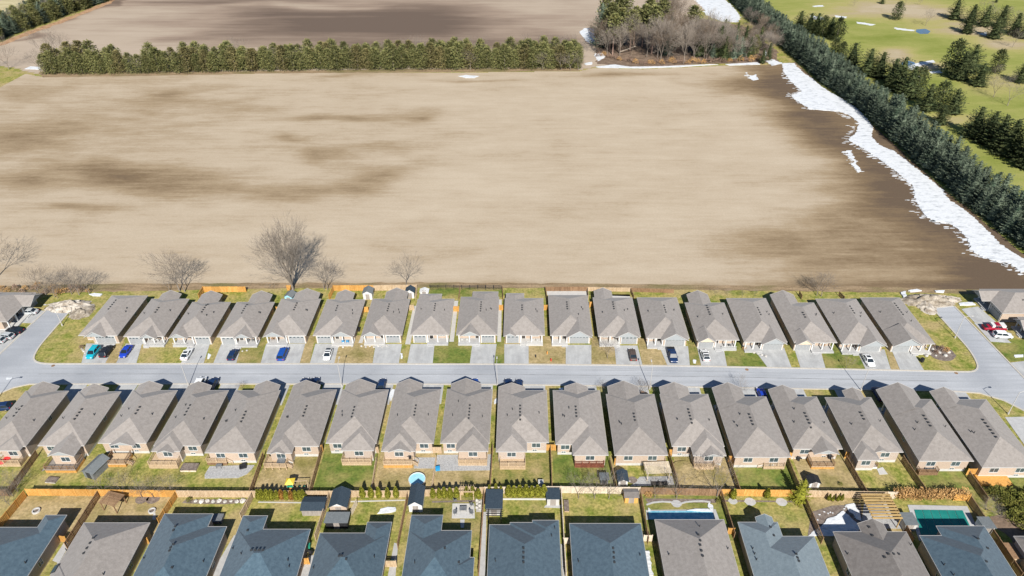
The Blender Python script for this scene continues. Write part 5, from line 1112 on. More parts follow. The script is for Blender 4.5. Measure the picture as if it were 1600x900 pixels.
# ================================================================== DECKS, SHEDS, PERGOLAS, POOLS
def deck(x0, x1, py, depth, label, h=.75, wood='tan_wood', skirt='cedar_wood', rail=True, stairs=0, post='tan_wood', fl=None, roof=False):
    """px of the near edge of the floor; depth in metres towards the house"""
    a = G(x0, py, h); b = G(x1, py, h); W = b.x-a.x
    root = thing('deck', label, 'deck', ((a.x+b.x)/2, a.y, 0), 0, 'rear decks of the middle row')
    f = MB(); n = max(3, int(depth/.28))
    for k in range(n): f.box(-W/2, depth*k/n+.01, h-.06, W/2, depth*(k+1)/n-.01, h)
    f.box(-W/2+.02, .02, h-.22, W/2-.02, depth-.02, h-.065); f.obj('deck_floor', M[fl or wood], root)
    if skirt:
        s = MB(); n = int(W/.2)
        for k in range(n): s.box(-W/2+W*k/n+.01, -.04, .02, -W/2+W*(k+1)/n-.01, .0, h-.23)
        s.obj('skirting', M[skirt], root)
        n = int(depth/.2)
        for sx in (-W/2-.0, W/2-.04):
            s = MB()
            for k in range(n): s.box(sx, depth*k/n+.01, .02, sx+.04, depth*(k+1)/n-.01, h-.23)
            s.obj('side_skirting', M[skirt], root)
    pm = shared('deck_post_'+post, lambda: MB().box(-.06,-.06,0,.06,.06,1.05).box(-.08,-.08,1.05,.08,.08,1.09), M[post])
    nx = max(2, round(W/1.7)); xs = [-W/2+.06+(W-.12)*k/nx for k in range(nx+1)]
    if rail:
        for x in xs: O('rail_post', pm, root, (x, .07, h))
        for x in (-W/2+.06, W/2-.06): O('rail_post', pm, root, (x, depth-.1, h))
        def rl(a, b, nm):
            r = MB(); r.bar((a[0],a[1],h+.98), (b[0],b[1],h+.98), .10, .05).bar((a[0],a[1],h+.12), (b[0],b[1],h+.12), .05, .05)
            L = hypot(b[0]-a[0], b[1]-a[1]); n = int(L/.16)
            for k in range(n): t=(k+.5)/n; x=a[0]+(b[0]-a[0])*t; y=a[1]+(b[1]-a[1])*t; r.box(x-.017,y-.017,h+.14,x+.017,y+.017,h+.95)
            r.obj(nm, M[post], root)
        rl((-W/2,.07),(W/2,.07),'railing'); rl((-W/2+.06,.1),(-W/2+.06,depth-.1),'railing'); rl((W/2-.06,.1),(W/2-.06,depth-.1),'railing')
    if stairs:
        sg = 1 if stairs > 0 else -1; ns = 4
        for k in range(ns):
            x = sg*(W/2 + .28*(k+.5)); z = h*(1-(k+1)/(ns+1)); MB().box(x-.15, .3, z-.05, x+.15, 1.4, z).obj('stair_tread', M[wood], root)
        sr = MB(); 
        for y in (.28, 1.42): sr.bar((sg*W/2, y, h+.8), (sg*(W/2+.28*ns), y, .85), .07, .09); sr.bar((sg*(W/2+.28*ns), y, 0), (sg*(W/2+.28*ns), y, .9), .08, .08)
        sr.obj('stair_rail', M[post], root)
    if not skirt:
        pm2 = shared('deck_leg_'+post, lambda: MB().box(-.08,-.08,-.1,.08,.08,1), M[post])
        for x in xs:
            for y in (.12, depth-.2):
                o = O('leg', pm2, root, (x, y, 0)); o.scale = (1,1,h-.23)
    return root, W
deck(-6,31,725,3.2,'deck with red seats at the left edge behind the first middle house',.8,'tan_wood','tan_wood')
deck(70,118,734,3.4,'wide deck with bright orange skirting under the rear gable',.9,'grey_wood','cedar_wood',stairs=-1,post='brown_wood')
deck(166,196,725,3.0,'wooden deck with side stairs under the small rear gable',.9,'tan_wood','cedar_wood',stairs=1,post='brown_wood')
deck(232,277,727,3.2,'deck with tan panel skirting beside the large planter box',1.0,'tan_wood','tan_wood',stairs=0)
deck(323,354,722,2.4,'small upper deck above the curved stone patio',.9,'tan_wood','brown_wood',stairs=1)
deck(413,447,730,3.0,'deck on white footings with stairs right of it, play set yard',.9,'tan_wood',None,stairs=1)
deck(534,580,723,3.0,'deck on white footings above the greenest lawn',.8,'tan_wood','tan_wood')
deck(599,644,726,3.2,'deck with a bright orange lattice panel, left of grey pavers',.9,'tan_wood','cedar_wood',stairs=1)
deck(716,761,724,2.8,'deck with tan rails above the grey gravel patio',.7,'tan_wood','tan_wood')
deck(781,821,729,3.0,'stepped deck left of the dark red deck yard',.9,'tan_wood','tan_wood')
deck(898,944,727,2.6,'dark red deck with red-brown slats',.7,'red_wood','red_wood',post='red_wood')
deck(1005,1040,724,2.6,'deck with table above the white-slatted pergola',.7,'tan_wood','tan_wood')
deck(1084,1116,730,2.6,'cluttered deck beside the tan planting mound',.7,'tan_wood','tan_wood',stairs=1)
deck(1193,1226,730,2.6,'small deck with dark mat in front, left of the dome shed',.6,'tan_wood','tan_wood',stairs=-1)
deck(1268,1304,729,3.0,'deck under the central rear gable with orange skirting',.7,'tan_wood','cedar_wood',post='brown_wood')
deck(1339,1371,730,2.8,'pale white-floored deck beside the pale slab',.5,'white','white',post='brown_wood')
deck(1436,1466,739,1.8,'dark brown recessed deck with an orange side panel',.7,'brown_wood','brown_wood',post='brown_wood')
deck(1533,1583,757,2.6,'bright orange deck at the far right of the middle row',.5,'cedar_wood','cedar_wood',rail=False)
def shed(px, py, W, L, h, roof, wall, label, axis='y', k=.55, rz=0, door='s', ov=.22, nm='garden_shed', flat=False):
    """px,py: ground point under the middle of the near wall"""
    p = G(px, py); root = thing(nm, label, 'shed', (p.x, p.y, 0), rz, 'garden sheds')
    MB().box(-W/2, 0, -.05, W/2, L, h).obj('wall', M[wall], root)
    r = MB(); t = .07
    if flat:
        z0, z1 = h+.05, h+flat; v = [(-W/2-ov,-ov,z1),(W/2+ov,-ov,z1),(W/2+ov,L+ov,z0),(-W/2-ov,L+ov,z0)]
        if flat < 0: v = [(a, b, h+.05 if b < 0 else h-flat) for a, b, c in v]
        r.add(v + [(a,b,c-t) for a,b,c in v], [(0,1,2,3),(7,6,5,4),(0,4,5,1),(1,5,6,2),(2,6,7,3),(3,7,4,0)])
    elif axis == 'y':
        rise = W/2*k; 
        for s in (-1, 1):
            v = [(s*(W/2+ov),-ov,h-ov*k),(0,-ov,h+rise),(0,L+ov,h+rise),(s*(W/2+ov),L+ov,h-ov*k)]
            if s < 0: v = v[::-1]
            r.add(v + [(a,b,c-t) for a,b,c in v], [(3,2,1,0),(4,5,6,7),(0,1,5,4),(1,2,6,5),(2,3,7,6),(3,0,4,7)])
        g_ = MB(); g_.add([(-W/2,-.0,h),(W/2,0,h),(0,0,h+rise-.03),(-W/2,L,h),(W/2,L,h),(0,L,h+rise-.03)], [(0,1,2),(5,4,3)]); g_.obj('gable', M['white' if wall in ('white','brick') else wall], root)
    else:
        rise = L/2*k
        for s in (0, 1):
            y0, y1 = (-ov, L/2) if s == 0 else (L+ov, L/2); v = [(-W/2-ov,y0,h-ov*k),(W/2+ov,y0,h-ov*k),(W/2+ov,y1,h+rise),(-W/2-ov,y1,h+rise)]
            if s: v = v[::-1]
            r.add(v + [(a,b,c-t) for a,b,c in v], [(0,1,2,3),(7,6,5,4),(0,4,5,1),(1,5,6,2),(2,6,7,3),(3,7,4,0)])
        g_ = MB(); 
        for x in (-W/2, W/2): g_.add([(x,0,h),(x,L,h),(x,L/2,h+rise-.03)], [(0,1,2)])
        g_.obj('gable', M[wall], root)
    r.obj('roof', M[roof], root)
    d = MB().box(-.55, -.03, 0, .0-.01, .02, 1.8).box(.01, -.03, 0, .55, .02, 1.8); d.obj('door', M['grey_wood' if wall != 'grey_shed' else 'vent'], root)
    return root
shed(490,806,4.3,3.0,1.9,'roof_dark','grey_wood','low dark-roofed shed right of the small cedars','x',.3)
shed(530,802,3.3,4.0,2.1,'roof_dark','brick','garden shed with a slate gable roof and a brick front','y',.6)
shed(650,800,2.6,4.4,2.3,'roof_dark','white','tall cream playhouse shed with a slate roof beside the fence','y',.75)
shed(772,806,3.0,4.6,2.1,'roof_dark','foundation','long dark sloped-roof shed in front of the tall cedars','y',.3,flat=.35)
shed(864,790,2.4,2.6,2.0,'roof_dark','foundation','navy two-level garden hut on a pale pad','x',.2,flat=.2)
shed(986,786,2.6,1.9,1.9,'roof_taupe2','cedar_wood','small shed with orange board front and grey curved roof','x',.35)
shed(141,748,2.6,4.4,2.0,'grey_shed','grey_shed','light grey garden shed between the first decks','y',.6,rz=-.30)
shed(944,757.5,1.5,1.6,1.6,'grey_shed','grey_shed','small dark grey plastic locker at the back fence','x',.3,flat=.15)
shed(973,760,1.9,2.6,1.7,'roof_dark','white','small black-roofed shed with a white front at the back fence','y',.6)
shed(1271,763,2.1,1.8,1.7,'black','white','black dome-roofed shed with a white front at the back fence','y',.5)
shed(452,473,2.2,2.4,2.1,'grey_shed','paleblue','small pale blue shed behind the fifth bungalow','y',.6,rz=-.2)
shed(575,468,2.5,2.6,2.2,'grey_shed','white','white shed with a slate-blue roof behind the sixth bungalow','y',.6)
shed(641,466,2.3,2.2,2.2,'roof_dark','white','small white shed with a navy roof at the back fence','y',.7)
shed(663,462,2.2,1.6,1.3,'white','white','low pale shelter right of the navy-roofed shed','y',.4)
shed(1420,830,2.2,2.6,2.0,'grey_shed','foundation','flat-roofed grey pool hut at the corner of the teal pool','x',.2,flat=.15)
shed(1541,835,2.0,2.4,1.9,'grey_shed','white','small hut with a grey-blue roof right of the long brown fence','x',.3,flat=.2)
shed(1592,880,3,3,1.6,'brown_wood','tan_wood','tan wooden box shed at the bottom right edge','x',.3,flat=.1)
def pergola(px, py, W, L, h, n, label, wood, ax='x', rz=0, slat=(.06,.14), covered=False):
    p = G(px, py); root = thing('pergola', label, 'pergola', (p.x, p.y, 0), rz, 'pergolas in the yards')
    pm = shared('pergola_post_'+wood, lambda: MB().box(-.08,-.08,-.1,.08,.08,1), M[wood])
    for x in (-W/2+.2, W/2-.2):
        for y in (.2, L-.2): o = O('post', pm, root, (x,y,0)); o.scale = (1,1,h)
    for y in (.2, L-.2) if ax == 'y' else (): MB().box(-W/2, y-.06, h, W/2, y+.06, h+.2).obj('beam', M[wood], root)
    for x in (-W/2+.2, W/2-.2) if ax == 'x' else (): MB().box(x-.06, 0, h, x+.06, L, h+.2).obj('beam', M[wood], root)
    a, b = slat
    rm = MB().box(-W/2-.2, -a, 0, W/2+.2, a, b).mesh('rafter', M[wood]) if ax == 'x' else MB().box(-a, -.2, 0, a, L+.2, b).mesh('rafter', M[wood])
    for k in range(n):
        t = (k+.5)/n; O('rafter', rm, root, (0, L*t, h+.2) if ax == 'x' else (-W/2+W*t, 0, h+.2))
    return root
pergola(172,801,3.4,3.0,2.2,12,'wooden pergola with a slatted grey roof in the second near yard','brown_wood','x',-.25,(.09,.06))
pergola(1028,752,4.9,3.2,2.1,10,'white-slatted wooden pergola joined to a deck','pale_wood','x',.05,(.05,.12))
pergola(730,782,3.0,1.6,2.3,6,'open wooden pergola arch over the fire-table patio','tan_wood','y',0,(.04,.14))
pergola(1381,826,5.4,6.2,2.5,9,'large golden-brown pergola over the snowy patio','pergola_wood','x',.0,(.15,.2))
pergola(773,818,2.9,1.8,1.9,4,'small dark pergola below the long dark shed','black','x',0,(.05,.08))
shed(527,826,4.2,2.2,1.9,'grey_shed','black','black-framed gazebo with a grey roof beside the brick-fronted shed','x',.3,flat=.1,nm='gazebo')
# pools and patios
p = G(652,752); t = thing('round_pool', 'round above-ground pool with a pale blue cover', 'pool', (p.x,p.y,0)); MB().lathe([(1.72,0),(1.76,.75),(1.66,.78),(1.62,.62)],28).obj('rim', M['white'], t); m_ = MB(); m_.lathe([(1.64,.66),(.8,.69),(.01,.70)],28); m_.obj('cover', M['paleblue'], t)
def quadp(name, px, z, m, th=.08): return sheet(name, [G(*q) for q in px], z, M[m], thick=th)
quadp('pool_surround', [(1418,789),(1511,791),(1533,838),(1436,845)], .06, 'concrete'); 
for k in range(6):
    u0, u1 = k/6, (k+1)/6; L_ = lambda a, b, t: (a[0]+(b[0]-a[0])*t, a[1]+(b[1]-a[1])*t)
    c = [(1428,797),(1504,798),(1522,836),(1440,842)]; q = [L_(c[0],c[1],u0+.004), L_(c[0],c[1],u1-.004), L_(c[3],c[2],u1-.004), L_(c[3],c[2],u0+.004)]
    if k == 0: tp = thing('pool_cover', 'teal safety cover stretched over the rectangular pool', 'pool cover', tuple(G(1465,820)))
    o = quadp('cover_strip', q, .13, 'teal', .03); del o['kind']; o.parent = tp; o.location = -Vector(tp.location)
quadp('pool_surround', [(1009,797),(1118,796),(1124,812),(1010,812)], .05, 'concrete')
o = quadp('pool_cover', [(1013,799.5),(1080,799),(1112,800),(1116,806),(1114,812),(1014,812)], .16, 'shaded_snow_blue', .1); del o['kind']; tag(o, 'snowy pool cover with blue shade painted in, behind the brown-roofed near house', 'pool cover')
snow([(1072,798),(1085,795.5),(1105,796),(1114,801),(1095,800)], 70, .22, amp=.3, step=.5); snow([(1108,786),(1114,790),(1116,803),(1111,799),(1105,792)], 71, .15, amp=.3, step=.4); snow([(1012,793),(1017,796),(1016,800),(1012,799)], 72, .15, amp=.2, step=.4)
quadp('patio', [(320,742),(328,729),(398,727),(394,733),(386,741),(372,747),(320,748)], .12, 'gravel', .3)
quadp('patio', [(647,732),(649,715),(681,715),(679,732)], .05, 'gravel'); quadp('patio', [(680,736),(683,711),(768,710),(766,735)], .05, 'gravel')
quadp('patio', [(706,810),(707,787),(741,787),(742,810)], .08, 'foundation'); quadp('stone_path', [(744,800),(743,781),(753,781),(752,800)], .06, 'stone'); quadp('stepping_slab', [(720,825),(719,812),(726,812),(725,825)], .08, 'concrete')
quadp('patio', [(1345,826),(1350,786),(1384,784),(1412,826)], .04, 'gravel'); quadp('patio', [(850,793),(853,789),(880,789),(876,794)], .05, 'concrete'); quadp('slab', [(1370,733),(1379,730),(1387,741),(1374,742)], .08, 'foundation')
quadp('mulch_bed', [(284,786),(290,781),(392,780),(388,785),(350,788),(300,787)], .05, 'mulch'); quadp('mulch_bed', [(1000,745),(1050,744),(1054,758),(985,760)], .04, 'gravel')
quadp('edging', [(404,784),(478,785),(478,786.5),(403,785.5)], .07, 'foundation', .1); quadp('edging', [(548,783),(633,781),(633,782.5),(548,784.8)], .07, 'foundation', .1); quadp('edging', [(786,779),(855,779),(855,781.5),(786,781.2)], .07, 'white', .1)
quadp('mulch_bed', [(675,783),(755,781),(755,784),(675,785.5)], .03, 'mulch')
quadp('mulch_bed', [(1008,779),(1122,780),(1118,786),(1060,785),(1012,786)], .03, 'mulch'); quadp('mulch_bed', [(1128,781),(1248,783),(1248,785),(1128,784)], .03, 'mulch')
def disc(px, py, r, name, m, z=.05): 
    p = G(px, py); return sheet(name, [(p.x+r*cos(a*pi/9)*(1+.08*sin(a*2.3)), p.y+r*.9*sin(a*pi/9)) for a in range(18)], z, M[m], thick=.06)
for px in (222, 239): disc(px, 780, 1.3, 'mulch_ring', 'mulch')
disc(1470, 552, 3.4, 'flower_bed', 'mulch'); disc(1085+9, 733, 0.1, 'bed_dot', 'mulch')
disc(1068, 735, 2.6, 'planting_mound', 'grass_tan', .35); disc(988, 750, 1.0, 'mulch_ring', 'mulch')
disc(1057,787,1.0,'stone_apron','concrete'); disc(1172,784,1.1,'stone_apron','concrete'); disc(1221,784.5,1.1,'stone_apron','concrete'); disc(1145,783,.9,'stone_apron','concrete')
st = [(1010,789),(1020,785.5),(1035,784),(1048,784.8),(1060,788),(1072,784.5),(1085,783.5),(1098,783),(1110,785)]
strip('stone_edging', [G(*q).xy for q in st], .35, 0, .12, M['concrete'])
# stones
ROCK = []
for i in range(4):
    rt = random.Random(900+i); mb = MB(); mb.lathe([(.02,0),(.55,.02),(.6,.25),(.35,.48),(.02,.52)],7); mb.v = [(x*rt.uniform(.8,1.2), y*rt.uniform(.7,1.1), z*rt.uniform(.8,1.2)) for x,y,z in mb.v]; ROCK.append(mb.mesh('rock_mesh', M['stone']))
def rocks(pts, label, group, s=.8):
    for q in pts: p = G(*q); tag(O('rock', RT.choice(ROCK), None, (p.x,p.y,0), RT.random()*6, s*RT.uniform(.7,1.25)), label, 'rock', group)
rocks([(306+k*9.2, 783.2 + (k%2)) for k in range(9)], 'pale boulder in the rock garden along the tan fence', 'rock garden boulders')
rocks([(565+k*6.5, 541+(k%2)*1.5) for k in range(7)], 'dark boulder edging the lawn of the seventh bungalow', 'boulders at the seventh bungalow', .6)
rocks([(522+k*7, 541+(k%3)) for k in range(5)], 'reddish stone edging below the porch with blue chairs', 'stones below the blue chairs', .5)
rocks([(1030+k*8, 757+(k%2)) for k in range(3)] + [(990,757),(984,752)], 'stone near the slatted pergola', 'stones near the slatted pergola', .5)
rocks([(745+(k%2)*4, 781+k*3) for k in range(6)], 'white boulder in the strip right of the fire-table patio', 'white boulders by the patio', .55)
rocks([(1447+k*5, 556-(k%3)*5) for k in range(8)], 'pale boulder at the corner garden of the last bungalow', 'corner garden boulders', .8)
rocks([(128+k*1.6, 545+k*2.3) for k in range(4)], 'stone beside the first bungalow', 'stones beside the first bungalow', .5)
rocks([(372+k*7, 548+(k%2)) for k in range(3)], 'stone below the porch of the fourth bungalow', 'stones below the fourth porch', .5)
rocks([(1172+k*6, 549+k*2) for k in range(5)], 'stone along the curved bed left of the fifteenth driveway', 'stones along the curved bed', .6)
def ring(px, py, r, label, m='foundation'):
    p = G(px, py); t = thing('fire_pit', label, 'fire pit', (p.x,p.y,0)); MB().lathe([(r*.7,.0),(r*.72,.35),(r,.35),(r*1.05,0)],14).obj('stone_ring', M[m], t); MB().lathe([(r*.71,.1),(.01,.12)],14).obj('ash_bed', M['mulch'], t)
ring(57,799,.75,'round stone fire pit alone on the tan lawn'); ring(238,799,.7,'round pale fire pit at the end of a short path'); quadp('stone_path', [(238,812),(240,802),(243,802),(243,812)], .05, 'foundation')
# heaps at the dead ends
def heap(name, c, rx, ry, h, seed, m, label, cat):
    p = G(*c); n = 22; mb = MB(); V = []
    for j in range(n+1):
        for i in range(n+1):
            u, v = i/n*2-1, j/n*2-1; r = sqrt(u*u+v*v); z = max(0, 1-r)**.8 * h * (1 + .9*noise.noise(Vector((u*3, v*3, seed)))) + .25*noise.noise(Vector((u*9, v*9, seed)))*max(0, 1-r)
            V.append((u*rx + .25*noise.noise(Vector((u*4,v*4,seed+2)))*rx, v*ry, max(-.1, z - .05)))
    mb.add(V, [(j*(n+1)+i, j*(n+1)+i+1, (j+1)*(n+1)+i+1, (j+1)*(n+1)+i) for j in range(n) for i in range(n)])
    o = mb.obj(name, M[m], None, True, loc=(p.x, p.y, 0)); tag(o, label, cat); return o
heap('dirt_mound', (110,479), 6.3, 3.2, 1.7, 3, 'snow_dirty', 'pale dirty snow mound across the left dead-end street', 'mound')
heap('dirt_mound', (128,487), 3.2, 3.6, 1.1, 8, 'rubble', 'brown rubble tail on the right of the left mound', 'mound')
heap('dirt_mound', (1450,470), 7.6, 3.3, 1.9, 5, 'rubble', 'grey-brown rubble mound at the right dead-end street', 'mound')
heap('dirt_mound', (1446,478), 2.6, 4.2, 1.2, 12, 'snow_dirty', 'pale streaked spill in front of the right rubble mound', 'mound')
heap('dirt_mound', (1470,468), 6.0, 2.0, 1.2, 15, 'snow_dirty', 'low pale crest on the right rubble mound', 'mound')
snow([(1407,458),(1414,456),(1417,463),(1411,466)], 80, .35, amp=.3, step=.5); snow([(1418,455),(1432,452.5),(1440,455),(1424,457)], 81, .3, amp=.3, step=.5); snow([(1460,455),(1476,455),(1474,458),(1462,457)], 82, .3, amp=.3, step=.5)
snow([(140,461),(148,459),(160,460),(158,463),(144,463)], 83, .25, amp=.4, step=.5); snow([(1497,474),(1518,472),(1524,477),(1500,478)], 84, .2, amp=.3, step=.5)
snow([(590,803),(596,796),(606,793),(618,793),(619,799),(608,802)], 85, .15, amp=.25, step=.4)
for i, q in enumerate([[(325,552),(330,555),(327,561),(324,561)],[(626,552),(629,553),(629,560),(626,561)],[(1083,562),(1088,563),(1087,568),(1083,568)],[(1584,555),(1598,554),(1598,558),(1586,559)],[(607,616),(614,608),(618,610),(611,628)],[(772,625),(776,622),(777,630),(773,632)],[(873,607),(879,606),(880,610),(874,611)],[(10,590),(20,589),(20,592),(10,593)]]): snow(q, 90+i, .08, amp=.15, step=.3)
# snowy patio beside the large pergola
quadp('snowy_patio', [(1262,836),(1268,800),(1300,790),(1345,788),(1350,832)], .03, 'mulch')
snow([(1284,822),(1292,812),(1312,803),(1318,799),(1338,816),(1346,828),(1300,832)], 101, .18, amp=.4, step=.5); snow([(1320,790),(1332,787),(1342,800),(1347,816),(1338,812),(1328,800)], 102, .18, amp=.4, step=.5)
for k in range(16):
    x, y = RT.uniform(1275, 1335), RT.uniform(789, 815); snow([(x,y),(x+2.2,y-.6),(x+3,y+.9),(x+1,y+1.3)], 110+k, .08, amp=.2, step=.3)
snow([(1262,838),(1280,824),(1300,812),(1318,802),(1330,812),(1345,830),(1300,838)], 103, .1, amp=.4, step=.5)

# ================================================================== CARS, LAMPS AND SMALL THINGS
def car_proto(kind, paint, name):
    """length along +Y (nose at +Y), origin on the ground in the middle"""
    L, W, H = dict(sedan=(4.7,1.84,1.45), suv=(4.7,1.9,1.72), van=(5.1,2.0,1.85), pickup=(5.8,2.02,1.9), hatch=(4.4,1.82,1.5))[kind]
    root = O(name, None)
    # profile of the lower body (y, z) and of the cabin
    hood = {'sedan':.86,'suv':1.02,'van':1.0,'pickup':1.12,'hatch':.9}[kind]; tail = {'sedan':.95,'suv':1.05,'van':1.05,'pickup':1.08,'hatch':1.0}[kind]
    h = L/2
    low = [(-h,.35),(-h+.06,tail-.15),(-h+.22,tail),(h-1.35,tail+.0 if kind!='sedan' else .93),(h-.25,hood-.12),(h-.02,hood-.34),(h,.35)]
    def loft(mb, secs, closed=True):
        """secs: (y, [(x,z)...]) rings"""
        n = len(secs[0][1]); b = len(mb.v)
        for y, r in secs: mb.v += [(x, y, z) for x, z in r]
        for i in range(len(secs)-1):
            for k in range(n): mb.f.append((b+i*n+k, b+(i+1)*n+k, b+(i+1)*n+(k+1)%n, b+i*n+(k+1)%n)); mb.m.append(mb.mi)
        mb.f.append(tuple(b+k for k in range(n))); mb.m.append(mb.mi); mb.f.append(tuple(b+(len(secs)-1)*n+k for k in range(n-1,-1,-1))); mb.m.append(mb.mi)
    def ring(w, z0, z1, r=.12):
        a = w/2; return [(-a+.06,z0),(a-.06,z0),(a,z0+.12),(a,z1-r*1.6),(a-r*.35,z1-r*.4),(a-r*1.4,z1),(-a+r*1.4,z1),(-a+r*.35,z1-r*.4),(-a,z1-r*1.6),(-a,z0+.12)]
    belt = {'sedan':.94,'suv':1.08,'van':1.1,'pickup':1.14,'hatch':.98}[kind]
    body = MB(); loft(body, [(-h,ring(W*.86,.38,tail-.22)),(-h+.12,ring(W*.95,.3,tail-.04)),(-h+.6,ring(W,.26,tail)),(-.3,ring(W,.24,belt)),(h-1.45,ring(W,.26,belt-.02)),(h-.9,ring(W*.985,.26,hood)),(h-.3,ring(W*.93,.28,hood-.1)),(h-.06,ring(W*.82,.34,hood-.26)),(h,ring(W*.74,.4,hood-.34))])
    body.obj('body', paint, root, True)
    # cabin
    c0, c1, c2, c3 = {'sedan':(-h+.55,-h+1.35,.35,1.15),'suv':(-h+.12,-h+.55,.45,1.2),'van':(-h+.1,-h+.4,.8,1.75),'pickup':(-.35,-.15,.95,1.65),'hatch':(-h+.15,-h+.75,.35,1.15)}[kind]
    def cr(w, z): a = w/2; return [(-a,z),(a,z)]
    wb, wt = W*.93, W*.74; zb, zt = belt-.04, H
    g_ = MB(); V = [(-wb/2,c0,zb),(wb/2,c0,zb),(wb/2,c3,zb),(-wb/2,c3,zb),(-wt/2,c1,zt-.05),(wt/2,c1,zt-.05),(wt/2,c2,zt-.05),(-wt/2,c2,zt-.05)]
    g_.add(V, [(0,3,2,1),(4,5,6,7),(0,1,5,4),(1,2,6,5),(2,3,7,6),(3,0,4,7)]); g_.obj('windows', M['car_glass'], root)
    r = MB(); m = .03; loft(r, [(c1-m, [(-wt/2-m,zt-.07),(wt/2+m,zt-.07),(wt/2-.06,zt-.01),(-wt/2+.06,zt-.01)]), ((c1+c2)/2, [(-wt/2-m,zt-.06),(wt/2+m,zt-.06),(wt/2-.08,zt+.04),(-wt/2+.08,zt+.04)]), (c2+m, [(-wt/2-m,zt-.07),(wt/2+m,zt-.07),(wt/2-.06,zt-.01),(-wt/2+.06,zt-.01)])]); r.obj('roof', paint, root, False)
    pl = MB()
    for i, j in ((0,4),(1,5),(2,6),(3,7)): pl.bar(Vector(V[i])*1.004, Vector(V[j])*1.004, .09, .07)
    for s in (-1, 1): ym = (c1+c2)/2; pl.bar((s*wb/2*1.004, ym, zb), (s*wt/2*1.006, ym, zt-.05), .09, .05)
    pl.obj('pillars', paint, root)
    if kind == 'pickup':
        b = MB(); b.box(-W/2+.14, -h+.12, .75, W/2-.14, -.5, tail+.012); b.obj('cargo_bed', M['black'], root)
    wr, ww = .34 if kind in ('suv','pickup','van') else .32, .22
    tm = shared('tyre_mesh', lambda: (lambda q: q)(MB().tube((-.11,0,0),(.11,0,0),.33,.33,14)), M['tyre']); rm = shared('rim_mesh', lambda: MB().tube((-.118,0,0),(.118,0,0),.20,.20,10), M['rim'])
    for s in (-1, 1):
        for y in (h-.92, -h+.95):
            w_ = O('wheel', tm, root, (s*(W/2-.10), y, .33)); O('rim', rm, w_)
    for s in (-1, 1):
        MB().box(-.18,-.05,-.07,.18,.05,.07).obj('headlight', M['lamp_clear'], root, loc=(s*(W*.33), h-.06, hood-.26)); MB().box(-.16,-.04,-.1,.16,.04,.1).obj('tail_light', M['lamp_red'], root, loc=(s*(W*.36), -h+.03, tail-.25))
        MB().box(-.09,-.06,-.06,.09,.06,.07).obj('mirror', paint, root, loc=(s*(W/2+.07), c3-.25, belt+.05))
    return root
PROTO = {}
def car(kind, col, px, py, deg, label, z=.066, roofglass=False, nm='parked_car'):
    key = (kind, col)
    if key not in PROTO: PROTO[key] = r = car_proto(kind, PAINT[col], nm)
    else: r = copy_tree(PROTO[key])
    p = G(px, py); r.location = (p.x, p.y, z); r.rotation_euler = (0, 0, radians(deg)); tag(r, label, 'van' if kind == 'van' else 'pickup truck' if kind == 'pickup' else 'car', 'cars parked at the houses')
    if roofglass: MB().box(-.5,-.5,0,.5,.25,.03).obj('sunroof', M['car_glass'], r, loc=(0,-.3,1.47))
    return r
car('suv','turquoise',147,554,180,'turquoise car on the first driveway of the far row')
car('suv','black',168,552,0,'black car beside the turquoise one on the first driveway')
car('sedan','blue',198,552,180,'bright blue car on the second driveway of the far row')
car('sedan','white',293,556,0,'white car with a dark sunroof behind the left lamp post', roofglass=True)
car('hatch','navy',365,557,0,'dark navy car on the fourth driveway of the far row')
car('van','deepblue',443,556,0,'large deep blue van on the fifth driveway')
r = car('hatch','white',513,557,180,'white car with a black roof, left of the blue porch chairs'); MB().box(-.62,-1.2,0,.62,.3,.03).obj('roof_panel', M['car_glass'], r, loc=(0,-.2,1.5))
car('sedan','brown',988,557,0,'brown sedan on the twelfth driveway of the far row')
car('pickup','navy',1050,558,180,'dark pickup truck reversed in on the thirteenth driveway')
car('hatch','white',1101,558,0,'white hatchback under the tan-gabled bungalow')
car('sedan','white',1356,566,180,'white saloon on the driveway second from the right end')
car('sedan','silver',47,490,90,'silver car at the top of the left side street', .1)
car('sedan','black',24,519,78,'dark car, upper one of the pair at the left edge', .1)
car('hatch','silver',11,528,80,'silver car, middle one at the left edge beside the kerb', .1); car('hatch','silver',-2,534,80,'silver car cut by the left edge', .1)
car('suv','navy',2,640,100,'dark car cut by the left edge below the street corner', .05)
car('suv','white',1565,527,-96,'white sport utility car on the right side street driveway', .1)
car('pickup','red',1552,515,-94,'dark red pickup with a white bed cover above the white car', .1)
p = G(1557,515); tag(MB().box(-1.9,-.85,1.1,1.6,.85,1.75).obj('truck_cap', M['white'], None, loc=(p.x,p.y,.1), rz=radians(-4)), 'white cap box on the dark red pickup', 'truck cap')
for kind, col, px, py, deg, lab in (('van','white',313,606,0,'white van in front of the fourth middle house'),('suv','navy',333,606,0,'navy car beside the white van, in the house shadow'),('sedan','navy',475,606,0,'navy car, left one of a pair in front of the sixth middle house'),('suv','navy',492,606,0,'navy car, right one of that pair'),('sedan','navy',597,607,0,'dark car in front of the seventh middle house'),('sedan','deepblue',741,607,0,'deep blue car in front of the ninth middle house'),('suv','navy',794,608,0,'dark car in front of the tenth middle house, left of two'),('sedan','navy',811,608,0,'dark car peeking over a gable of the tenth middle house'),('sedan','blue',1190,622,0,'dark blue car in front of the fourteenth middle house'),('suv','navy',1372,621,0,'shaded car in front of the seventeenth middle house'),('sedan','silver',428,613,15,'car in the shade in front of the fifth middle house')):
    car(kind, col, px, py - 2.2, deg, lab)
